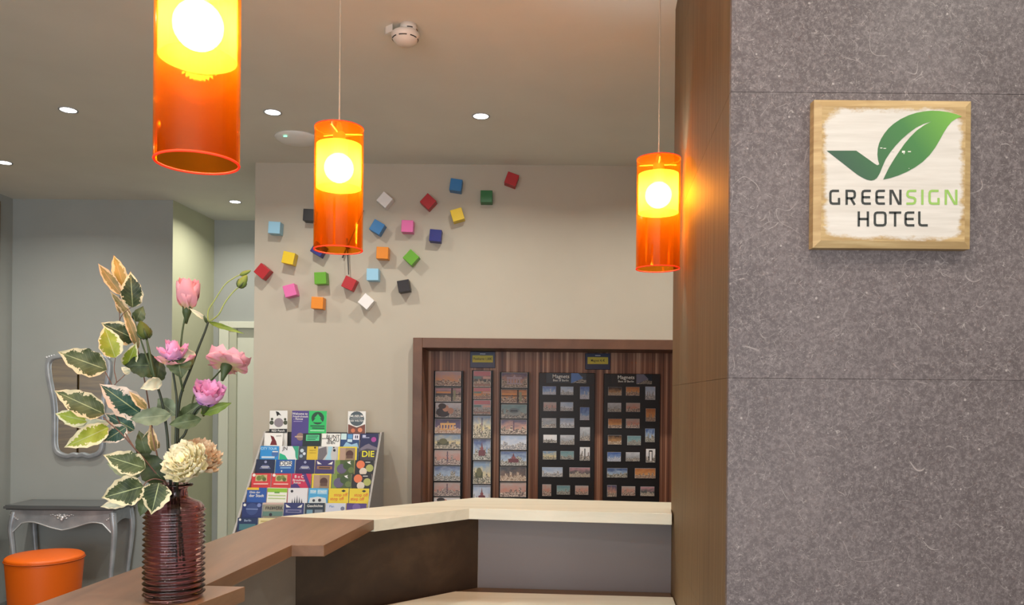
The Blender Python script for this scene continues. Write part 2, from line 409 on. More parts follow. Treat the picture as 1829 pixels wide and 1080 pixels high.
# end wall of the recess, with the door opening
dx0 = P(408, 800, YR).x; dz = P(430, 586, YR).z; dx1 = dx0 + 0.86
g = G(); g.box(xr-.1, YR, 0, dx0, YR+.12, CEIL); g.box(dx1, YR, 0, 0.2, YR+.12, CEIL); g.box(dx0, YR, dz, dx1, YR+.12, CEIL)
structure(g.obj('wall_recess_end', M_WALLG))
structure(box('wall_left', M_WALLG, XL-.15, -3.0, 0, XL, YM, CEIL))
structure(box('wall_right', M_WALL, 3.0, -3.0, 0, 3.15, YB, CEIL))
structure(box('baseboard_left', M_DGREY, XL, YM-.014, 0, xc, YM, 0.05))
structure(box('baseboard_back', M_DGREY, XB, YB-.014, 0, NX0, YB, 0.05))
door = bpy.data.objects.new('door_1', None); COL.objects.link(door); door.location = (dx0, YR, 0); structure(door)
t = P(391, 800, YR).x - dx0
g = G(); g.box(t, -.025, 0, 0, .0, dz+.055); g.box(.86, -.025, 0, .86-t, .0, dz+.055); g.box(0, -.025, dz, .86, 0, dz+.055); g.obj('door_frame', M_DOOR, door, bevel=.004)
G().box(0, .0, 0, .06, .05, dz).obj('door_stop', flat((196, 198, 176), .6), door)
G().box(.06, .03, 0, .86, .07, dz).obj('door_leaf', M_DOOR, door)
G().box(.77, -.02, 1.0, .79, .03, 1.02).tube([(.78, -.02, 1.01), (.66, -.02, 1.01)], .009).obj('door_handle', M_SILVERHI, door)
# wood panelling of the left wall (seen in the mirror)
pan = bpy.data.objects.new('wall_panelling', None); COL.objects.link(pan); pan.location = (XL, 0, 0); structure(pan)
yy = 5.72
while yy > -1.0:
    a = 5.0 if abs(yy-5.72) < 1e-6 else yy-1.15
    if a == 5.0: w0, w1 = 5.015, 5.72
    else: w0, w1 = a+.015, yy-.015
    G().box(0, w0, .05, .02, w1, 2.95).obj('panel', M_PANELWOOD, pan, bevel=.003)
    yy = a
G().box(0, -1.0, .05, .006, 5.72, 2.95).obj('panel_backing', M_BLACK, pan)
# stone pillar / wall on the near right, with the brown reveal
Y1, Y2 = 1.62, 2.92
XA = P(1302, 600, Y1).x; XC = P(1201.5, 600, Y2).x
wr = bpy.data.objects.new('wall_pillar', None); COL.objects.link(wr); structure(wr)
G().prism([(XA+.012, Y1+.012), (2.3, Y1+.012), (2.3, Y2), (XC+.012, Y2)], 0, CEIL).obj('pillar_core', flat((120, 108, 104), .7), wr)
zj = [0, .427, 1.018, 1.609, 2.200, 2.791, CEIL]
for a, b in zip(zj[:-1], zj[1:]):
    e = .0003
    G().box(XA, Y1, a+e, 1.30, Y1+.012, b-e).obj('stone_tile', M_STONE, wr, bevel=.0004)
    G().box(1.302, Y1, a+e, 2.3, Y1+.012, b-e).obj('stone_tile', M_STONE, wr, bevel=.0004)
    G().prism([(XA, Y1+.0125), (XA+.0118, Y1+.0125), (XC+.0118, Y2), (XC, Y2)], a+e, b-e).obj('brown_tile', M_BTILE, wr, bevel=.0004)

# ================================================================ COUNTER
ZC = 1.15
brown = [H(500, 922, ZC), H(668, 928, ZC), H(579, 973, ZC), H(521, 973, ZC), H(366, 1045, ZC), H(438, 1047, ZC), H(352, 1079, ZC)]
d = (H(500, 922, ZC) - H(60, 1080, ZC)).normalized()
nearR = H(352, 1079, ZC) - d*0.6; nearL = H(60, 1080, ZC) - d*0.6
poly = [(p.x, p.y) for p in brown] + [(nearR.x, nearR.y), (nearL.x, nearL.y)]
def faceX(y): return XA + (XC-XA)*(y-Y1)/(Y2-Y1)
base = thing('reception_counter', 'angled reception counter with brown and cream tops and a lower desk, carrying the purple vase', 'counter', (-.686, 2.50, 0)); left = Vector((-.686, 2.50, 0)); BO = (-.686, 2.50, 0)
tag(G().prism(poly, ZC-.032, ZC).obj('worktop', M_WORKTOP, base, off=BO, bevel=.0015), 'brown wooden worktop with stepped edge')
B, C = brown[0], brown[1]
wf1, wf2 = H(838, 907.5, ZC), H(1198, 917, ZC); wb1, wb2 = H(852, 888, ZC), H(1198, 897, ZC)
def ext(a, b, X): t = (X-a.x)/(b.x-a.x); return a + (b-a)*t
wf2 = ext(wf1, wf2, faceX(2.75)-.001); wb2 = ext(wb1, wb2, .60)
eps = Vector((0.002, 0.003, 0))
o = G().prism([(B.x+.001, B.y+.003), (C.x+.001, C.y+.003), (wf1.x, wf1.y), (wf2.x, wf2.y), (faceX(Y2)-.001, Y2), (XC+.05, Y2+.003), (XC+.05, wb2.y), (wb1.x, wb1.y)], ZC-.040, ZC).obj('worktop', M_WHITETOP, base, off=BO, bevel=.0015)
tag(o, 'cream white worktop')
# base panels
ZD = .846
cor = H(853, 1048.5, ZD)
def onl(p, q, px):
    k = (px-CX)/F; t = (k*p.y - p.x)/((q.x-p.x) - k*(q.y-p.y)); return p + (q-p)*t
q0 = H(684, 1079, ZD); left = onl(q0, cor, 531.5)
def panel(a, b, z0, z1, th, mat, nm='side_panel'):
    a = Vector((a.x, a.y)); b = Vector((b.x, b.y)); n = (b-a).normalized(); n = Vector((-n.y, n.x))*th
    pts = [a, b, b+n, a+n]
    o = G().prism([(p.x, p.y) for p in pts], z0, z1).obj(nm, mat, base, off=BO); return o
tag(panel(left, cor, 0, ZC-.041, .025, M_DARKPANEL), 'mottled dark brown panel under the cream top')
ry_ = H(1198, 1058, ZD).y; rightp = Vector((faceX(ry_)-.001, ry_, 0))
dk = base
tag(panel(cor + Vector((.001, .0, 0)), rightp, 0, ZC-.041, .02, M_BLUEGREY), 'grey panel beside the pillar')
nl = left - d*1.35
tag(panel(nl, left - d*0.002, 0, ZC-.033, .02, M_GREYPANEL), 'light grey panel below the brown top')
ol = H(60, 1080, ZC) + Vector((.05, 0, 0))
tag(panel(ol - d*.5, ol + d*1.05, 0, ZC-.033, .02, M_DARKPANEL), 'dark outer panel')
# lower working desk
a0 = H(813, 1061.5, ZD); a1 = H(1198, 1072, ZD); a2 = H(722, 1080, ZD)
dv = (a0-a2).normalized()
lf = a0 - dv*0.72
o = G().prism([(left.x+.01, left.y-.006), (cor.x, cor.y-.004), (rightp.x-.004, rightp.y-.003), (faceX(2.55)-.002, 2.55), (a0.x+.05, 2.45), (lf.x+.3, lf.y-.05), (lf.x+.02, lf.y-.1)], ZD-.03, ZD).obj('ledge', M_LEDGE, dk, off=BO)
tag(o, 'brown ledge behind the desk surface')
n2 = Vector((dv.y, -dv.x, 0))
f0 = a0 - Vector((0, .55, 0))
o = G().prism([(a0.x, a0.y), (ext(a0, a1, faceX(2.78)-.004).x, ext(a0, a1, faceX(2.78)-.004).y), (faceX(2.05)-.004, 2.05), (f0.x+.1, 2.05), (lf.x+.45, lf.y-.35), (lf.x, lf.y)], ZD+.001, ZD+.012).obj('desk_surface', M_WHITETOP, dk, off=BO, bevel=.001)
G().box(-.35, 2.2, .0, -.32, 2.4, ZD-.031).obj('desk_support', M_GREYPANEL, dk, off=BO)

# ================================================================ NICHE WITH CARDS
YN = 5.22
dc = thing('display_case', 'walnut framed wall niche with striped wood back holding cards', 'display case', (NX0, 4.84, NZ0))
off = (NX0, 4.84, NZ0); fw = .058
xo = P(736.5, 760, 4.84).x
G().box(xo, 4.84, NZ0-.05, NX0, 4.909, NZ1+.062).obj('frame_stile', M_FRAME, dc, off=off, bevel=.002)
G().box(NX1, 4.84, NZ0-.05, NX1+.058, 4.909, NZ1+.062).obj('frame_stile', M_FRAME, dc, off=off, bevel=.002)
G().box(NX0, 4.84, NZ1, NX1, 4.909, NZ1+.062).obj('frame_rail', M_FRAME, dc, off=off, bevel=.002)
G().box(NX0, 4.84, NZ0-.05, NX1, 4.909, NZ0).obj('frame_rail', M_FRAME, dc, off=off, bevel=.002)
G().box(NX0-.012, 4.91, NZ0, NX0, YN, NZ1).obj('side_lining', M_ZEBRA, dc, off=off)
G().box(NX1, 4.91, NZ0, NX1+.012, YN, NZ1).obj('side_lining', M_ZEBRA, dc, off=off)
G().box(NX0, 4.91, NZ1, NX1, YN, NZ1+.012).obj('top_lining', M_FRAME, dc, off=off)
G().box(NX0, 4.91, NZ0-.012, NX1, YN, NZ0).obj('bottom_lining', M_FRAME, dc, off=off)
G().box(NX0-.012, YN, NZ0-.012, NX1+.012, YN+.02, NZ1+.012).obj('back_board', M_ZEBRA, dc, off=off)

def ink(o, a, b, c, seed):
    for k, v in (('ink_a', a), ('ink_b', b), ('ink_c', c)):
        m_ = sum(v)/3; o[k] = [lin(min(255, m_+(x-m_)*.68)) for x in v]
    o['ink_seed'] = float(seed)
TW = ((86, 80, 120), (206, 140, 110), (70, 48, 44)); SUN = ((190, 150, 150), (232, 150, 90), (90, 50, 40)); BLUE = ((58, 92, 160), (160, 190, 220), (70, 76, 50))
GRY = ((190, 196, 204), (150, 156, 164), (86, 86, 90)); NIGHT = ((44, 40, 92), (96, 70, 120), (190, 120, 60)); YEL = ((110, 150, 190), (226, 206, 130), (84, 88, 60))
PINK = ((186, 160, 150), (214, 130, 104), (96, 56, 60)); TEAL = ((96, 150, 160), (130, 170, 172), (60, 70, 76)); DRK = ((36, 30, 36), (120, 84, 60), (170, 120, 70)); MIX = ((190, 130, 140), (70, 90, 90), (150, 130, 110))
PALE = ((150, 180, 220), (200, 210, 226), (110, 120, 140)); GOLD = ((70, 50, 40), (190, 130, 70), (150, 110, 70)); ORG = ((200, 110, 50), (236, 150, 70), (110, 50, 30)); WHT = ((235, 235, 235), (220, 220, 225), (30, 30, 34)); BG2 = ((60, 100, 190), (120, 160, 220), (150, 170, 210))
def picture(name, w, h, th, scheme, seed, border=0.0, extra=None, bcol=(236, 234, 230)):
    """card with a printed front; origin at its centre, front towards -Y"""
    g = G(); g.m = 0; g.box(-w/2, -th/2, -h/2, w/2, th/2, h/2)
    x, z, y = w/2-border, h/2-border, -th/2-.0004
    g.add([(-x, y, -z), (x, y, -z), (x, y, z), (-x, y, z)], [(0, 1, 2, 3)], [(0, 0), (1, 0), (1, 1), (0, 1)], 1)
    mats = [flat(bcol, .5), M_PHOTO]
    for k, (poly, colr) in enumerate(extra or []):
        mats.append(flat(colr, .4))
        g.flatpoly([((p[0]-.5)*2*x, y-.0003*(k+1), (p[1]-.5)*2*z) for p in poly], 2+k)
    o = g.obj(name, mats, fixn=False); ink(o, *scheme, seed); return o
def rc(x0, y0, x1, y1): return [(x0, y0), (x1, y0), (x1, y1), (x0, y1)]
def circ(cx, cy, r, n=14, ry=None): return [(cx+r*math.cos(2*math.pi*i/n), cy+(ry or r)*math.sin(2*math.pi*i/n)) for i in range(n)]
gate = [(rc(.2, .22, .8, .3), (214, 160, 96)), (rc(.2, .58, .8, .72), (222, 170, 104))] + [(rc(.22+.115*i, .3, .27+.115*i, .58), (226, 176, 110)) for i in range(5)] + [([(.44, .72), (.56, .72), (.5, .88)], (150, 130, 90))]
palegate = [(p, (176, 158, 170)) for p, c in gate]
church = [([(.3, .2), (.7, .2), (.7, .45), (.56, .5), (.5, .9), (.44, .5), (.3, .45)], (110, 58, 66)), (circ(.5, .55, .09), (140, 80, 84))]
dome = [([(.1, .25), (.55, .25), (.55, .5), (.1, .5)], (80, 84, 60)), (circ(.33, .52, .16, 14, .2), (104, 104, 70))]
tower = [(rc(.48, .2, .52, .92), (90, 70, 90)), (circ(.5, .62, .045), (120, 100, 110))]
auto = [(circ(.5, .38, .3, 16, .2), (150, 160, 160)), (circ(.5, .56, .2, 14, .2), (110, 130, 136)), (rc(.36, .48, .64, .6), (60, 70, 80))]
heads = [(circ(.3, .35, .28, 12, .35), (40, 34, 40)), (circ(.4, .62, .13, 12, .24), (206, 150, 120)), (circ(.26, .78, .16, 12, .2), (50, 36, 30)), (circ(.6, .45, .12, 12, .22), (190, 140, 116))]
strip = [(rc(.02, .7, .98, .98), (200, 128, 136)), (rc(.02, .5, .45, .66), (110, 140, 140)), (rc(.55, .5, .98, .66), (210, 170, 160)), (rc(.02, .06, .98, .18), (160, 130, 120))]
grid4 = [(rc(0, .94, 1, 1), (30, 26, 30)), (rc(0, .48, 1, .54), (24, 22, 24)), (rc(.62, 0, .68, 1), (24, 22, 24)), (rc(.04, .58, .6, .7), (220, 150, 90)), (rc(.7, .1, .8, .8), (150, 150, 120))]
YCARD = 5.16
SCK = 3.484
cards = [
 # column, crop x0,y0,x1,y1, scheme, extras, look
 (0, 200, 255, 361, 346, SUN, None, 'dusk city skyline'),
 (0, 200, 353, 361, 443, MIX, grid4, 'several small views'),
 (0, 201, 450, 361, 541, GRY, heads, 'two people close together'),
 (0, 198, 550, 360, 640, NIGHT, gate, 'floodlit gate at night'),
 (0, 196, 645, 358, 736, YEL, dome, 'green domed building'),
 (0, 195, 743, 357, 836, PINK, tower, 'pink evening sky and tower'),
 (0, 193, 842, 355, 935, BLUE, None, 'blue sky over buildings'),
 (0, 193, 945, 355, 1030, PINK, tower, 'red sunset and spire'),
 (0, 192, 1037, 354, 1110, WHT, heads, 'white ground and figures'),
 (1, 437, 252, 547, 352, MIX, strip, 'strip of small pictures'),
 (1, 437, 356, 546, 428, ORG, strip, 'orange and blue strips'),
 (1, 437, 433, 546, 523, GRY, strip, 'black and white strips'),
 (1, 436, 530, 546, 670, YEL, tower, 'tall blue and yellow sky'),
 (1, 436, 675, 545, 806, BLUE, church, 'red church under a blue moonlit sky'),
 (1, 436, 813, 545, 953, YEL, dome, 'dome above grey water'),
 (1, 435, 960, 544, 1085, PALE, church, 'red roofed church by day'),
 (2, 612, 263, 773, 357, TW, palegate, 'purple night gate'),
 (2, 610, 364, 771, 453, ORG, grid4, 'four orange views'),
 (2, 610, 460, 770, 547, TEAL, auto, 'small car on teal'),
 (2, 608, 554, 769, 645, TW, tower, 'yellow and violet dusk'),
 (2, 606, 651, 768, 742, PALE, None, 'pale blue city from above'),
 (2, 606, 750, 768, 840, BLUE, church, 'dark spire on blue'),
 (2, 604, 847, 766, 937, DRK, None, 'dark lit street'),
 (2, 603, 945, 765, 1035, PINK, None, 'wine red crowd'),
]
colname = ['left', 'middle', 'right']; rowc = [0, 0, 0]
ordn = ['top', 'second', 'third', 'fourth', 'fifth', 'sixth', 'seventh', 'eighth', 'ninth']
zlow = [9, 9, 9]
for i, (c, x0, y0, x1, y1, sch, ex, look) in enumerate(cards):
    p = P(720+(x0+x1)/2/SCK, 590+(y0+y1)/2/SCK, YCARD); s = YCARD/F/SCK
    o = picture('postcard', (x1-x0)*s, (y1-y0)*s, .012, sch, 3.7*i+1.3, .0015, ex)
    o.location = p; o.rotation_euler = (math.radians(-6), 0, 0)
    tag(o, 'postcard, %s, %s in the %s postcard rack' % (look, ordn[rowc[c]] if rowc[c] < 8 else 'lowest', colname[c]), 'postcard', 'postcards in the niche')
    rowc[c] += 1
for c, (x0, x1, y0) in enumerate(((194, 366, 249), (431, 551, 246), (604, 776, 257))):
    a = P(720+x0/SCK, 590+y0/SCK, YCARD); b = P(720+x1/SCK, 590+1115/SCK, YCARD)
    r = thing('postcard_rack', 'slim black rack holding the %s column of postcards in the niche' % colname[c], 'rack', (a.x, YN, b.z), group='postcard racks in the niche')
    w_, h_ = b.x-a.x, a.z-b.z
    G().box(0, -.012, 0, w_, -.001, h_).obj('back_plate', M_BLACK, r)
    for sx in (0, w_-.005): G().box(sx-.002 if sx == 0 else sx+.002, -.075, 0, (sx if sx == 0 else sx+.004)+.002, -.0125, h_).obj('side_rail', M_BLACK, r)
    G().box(.003, -.075, -.004, w_-.003, -.0125, 0).obj('bottom_plate', M_BLACK, r)
# magnet boards
mg = [[(108,373,84,52,BG2,'pale blue'),(218,375,80,52,PALE,'silvery blue'),(328,388,58,78,BG2,'bright blue upright'),
       (112,473,80,55,PINK,'grey and pink'),(217,473,80,55,PALE,'lilac'),(328,517,58,80,BG2,'blue and violet upright'),
       (106,575,90,60,GRY,'light grey'),(219,575,88,60,PALE,'steel blue'),(330,643,62,84,GRY,'grey portrait upright'),
       (113,673,84,50,WHT,'white'),(220,680,88,60,GRY,'mid grey'),(329,767,62,84,WHT,'white tower upright'),
       (110,776,84,52,YEL,'grey green'),(219,776,84,52,TEAL,'dull green'),
       (127,880,128,60,PALE,'wide pale blue'),(297,882,128,60,MIX,'wide grey pink'),
       (92,993,55,72,PINK,'small pink upright'),(196,992,82,56,TEAL,'blue grey'),(310,993,82,56,PINK,'red and white')],
      [(516,378,84,52,GOLD,'brown and gold'),(627,378,84,54,ORG,'orange'),(736,390,62,82,PALE,'ice blue upright'),
       (513,478,84,56,GRY,'grey'),(629,478,86,56,PINK,'pink grey'),(738,525,60,80,ORG,'orange upright'),
       (516,578,84,58,ORG,'orange and grey'),(627,578,84,58,PINK,'rose'),(734,652,58,84,BLUE,'blue sky upright'),
       (515,680,84,58,GOLD,'golden'),(635,684,84,58,TEAL,'turquoise'),(738,778,58,84,WHT,'black and white arch upright'),
       (511,785,84,58,BG2,'deep blue'),(627,785,86,56,GRY,'stone grey'),
       (530,885,126,58,BLUE,'wide dark blue'),(704,888,128,62,ORG,'wide orange'),
       (497,998,58,72,TW,'small violet upright'),(600,998,84,58,PINK,'pink and blue'),(718,1000,86,58,MIX,'grey rose')]]
YMAG = 5.18
for b, (x0, y0, x1, hx0, hx1, sch) in enumerate(((45, 262, 385, 90, 338, BG2), (450, 268, 792, 492, 746, DRK))):
    a = P(950+x0/SCK, 590+y0/SCK, YMAG); c = P(950+x1/SCK, 590+1110/SCK, YMAG)
    side = ('left', 'right')[b]
    r = thing('magnet_board', 'black board of souvenir magnets, %s one of two' % side, 'board', (a.x, YN, c.z), group='magnet boards in the niche')
    w_, h_ = c.x-a.x, a.z-c.z
    G().box(0, -.04, 0, w_, -.001, h_).obj('board', M_BLACK, r, bevel=.002)
    ha = P(950+hx0/SCK, 590+(y0+2)/SCK, YMAG); hb = P(950+hx1/SCK, 590+(y0+66)/SCK, YMAG)
    hd = picture('header', hb.x-ha.x, ha.z-hb.z, .003, ((20, 34, 50), (30, 46, 66), (12, 12, 16)), 5+b, 0, [(rc(0, 0, .62, 1), (22, 34, 46) if b == 0 else (16, 12, 12)), ([(.62, 0), (.92, .5), (.8, 1), (.62, 1)], (84, 126, 190) if b == 0 else (110, 110, 130))], (20, 24, 30))
    hd.parent = r; hd.location = ((ha.x+hb.x)/2-a.x, -.0418, (ha.z+hb.z)/2-c.z)
    for txt, sz, dy in (('Magnets', .034, .010), ('Best of Berlin', .019, -.016)):
        vs, fs = text_geo(txt, sz)
        G().add([(x-.036, -.0036, y+dy) for x, y in vs], fs).obj('lettering', flat((232, 232, 226), .4), hd, fixn=False)
    rowi = -1; lasty = -99; ci = 0
    for k, (mx, my, mw, mh, sch, look) in enumerate(mg[b]):
        s = YMAG/F/SCK
        ex = [(rc(.3, .12, .7, .9), (20, 20, 22)), (rc(.38, .12, .62, .8), (230, 230, 230))] if 'arch' in look else ([(rc(.45, .1, .55, .9), (60, 60, 64))] if 'tower' in look else None)
        o = picture('magnet', mw*s, mh*s, .006, sch, 11.1*k+b*7+2, .0008, ex, (200, 200, 205))
        q = P(950+mx/SCK, 590+my/SCK, YMAG); o.location = (q.x, YN-.0435, q.z)
        right = mx > x0+250 and my < y0+560
        cn = 'right' if (right or (k in (15, 18))) else ('left' if k in (0,3,6,9,12,14,16) else 'middle')
        rn = ordn[{0:0,1:0,2:0,3:1,4:1,5:1,6:2,7:2,8:2,9:3,10:3,11:3,12:4,13:4,14:5,15:5,16:6,17:6,18:6}[k]]
        tag(o, '%s magnet, %s row, %s, on the %s magnet board' % (look, rn, cn, side), 'magnet', 'souvenir magnets on the black boards')
for k, (px, py, txt, lab) in enumerate(((862, 642.5, 'Postkarte 1,00€', 'small blue price sign above the middle postcard rack'), (1068, 645.5, 'Magnet 4,-€', 'small blue price sign between the magnet boards'))):
    q = P(px, py, YN-.03); s = YN/F
    r = thing('price_sign', lab, 'sign', (q.x, YN, q.z), group='blue price signs in the niche')
    G().box(-.083, -.02, -.052, .083, -.001, .055).obj('plate', flat((30, 40, 78), .4), r, bevel=.002)
    G().box(-.068, -.0225, -.016, .068, -.0205, .030).obj('label_strip', flat((212, 196, 70), .5), r)
    vs, fs = text_geo(txt, .023); G().add([(x*.82, -.0229, y+.007) for x, y in vs], fs).obj('lettering', flat((30, 28, 30)), r, fixn=False)
    G().box(-.018, -.0206, .038, .018, -.0201, .043).obj('print_mark', flat((200, 204, 220)), r)

# ================================================================ BROCHURE RACK
RX0, RX1 = -1.497, -.802
pit = (RX1-RX0)/6
def rowpos(k):   # k=0 back row
    if k == 0: return 4.80, 1.462
    return 4.745 - .076*(k-1), 1.327 - .0736*(k-1)
rk = thing('brochure_rack', 'grey stepped rack filled with brochures by the back wall', 'rack', (RX0, 4.83, 0))
ro = (RX0, 4.83, 0)
prof = [(4.85, .0), (4.85, 1.335), (4.77, 1.335), (4.24, .80), (4.24, 0)]
for x in (RX0-.012, RX1): G().prism(prof, x, x+.012, 'x').obj('side_panel', flat((150, 146, 142), .5), rk, off=ro, bevel=.001)
G().prism([(4.84, 1.20), (4.84, 1.33), (4.835, 1.33), (4.835, 1.2)], RX0, RX1, 'x').obj('back_panel', M_DGREY, rk, off=ro)
for k in range(8):
    Yk, zk = rowpos(k); hh = .195 if k else .26
    zb = zk - hh; G().box(RX0, Yk-.075 if k else 4.735, zb-.006, RX1, Yk-.012 if k else 4.83, zb-.001).obj('shelf', flat((170, 168, 164), .5), rk, off=ro)
NV = (38, 42, 82); DK = (34, 36, 42); YE = (226, 204, 50); WH = (232, 232, 228); RE = (206, 62, 66); GN = (74, 92, 50)
def deer(y): return [('p', [(.62, y+.1), (.82, y+.02), (.78, y+.12), (.84, y+.3), (.7, y+.22)], WH)]
def face(bg, pl): return [('p', [(.08, .1), (.34, .34), (.12, .36)], WH), ('p', [(.92, .1), (.66, .34), (.88, .36)], WH), ('r', .1, .5, .9, .75, pl), ('r', .2, .58, .8, .67, bg)]
yframe = [('r', .09, .1, .91, 1.6, (150, 128, 104)), ('r', .1, .1, .4, 1.6, (176, 148, 130)), ('c', .62, .6, .2, (80, 50, 44)), ('r', .45, .7, .8, .95, (96, 70, 60))]
orangec = [('c', .3, .35, .22, (226, 122, 80)), ('c', .78, .62, .2, (170, 176, 100)), ('c', .45, .9, .2, (214, 206, 190)), ('r', .55, .13, .8, .18, WH)]
green = [('r', 0, 0, .25, 1.2, (120, 146, 70)), ('c', .35, .7, .26, (96, 88, 120)), ('c', .62, .45, .2, (60, 84, 44)), ('c', .85, .8, .16, (100, 120, 64))] + deer(.05)
navyw = [('c', .5, .2, .07, (150, 156, 190)), ('p', [(.2, .75), (.34, .45), (.66, .45), (.8, .75)], (104, 110, 150)), ('r', .28, .57, .72, .61, WH), ('r', .34, .66, .66, .69, WH)]
redc = [('r', .2, .12, .8, .62, (196, 176, 130)), ('c', .38, .38, .13, (110, 130, 66)), ('c', .56, .3, .11, (130, 140, 76)), ('c', .66, .46, .1, (90, 110, 56)), ('c', .12, .15, .08, WH), ('r', .12, .78, .88, .88, (240, 190, 180))]
yell = [('p', [(.62, .2), (.74, .1), (.86, .2), (.74, .3)], (40, 36, 30)), ('t', 'stop off', .6, .5, .24, (220, 110, 40)), ('t', 'stop off', .42, .8, .24, (220, 110, 40))]
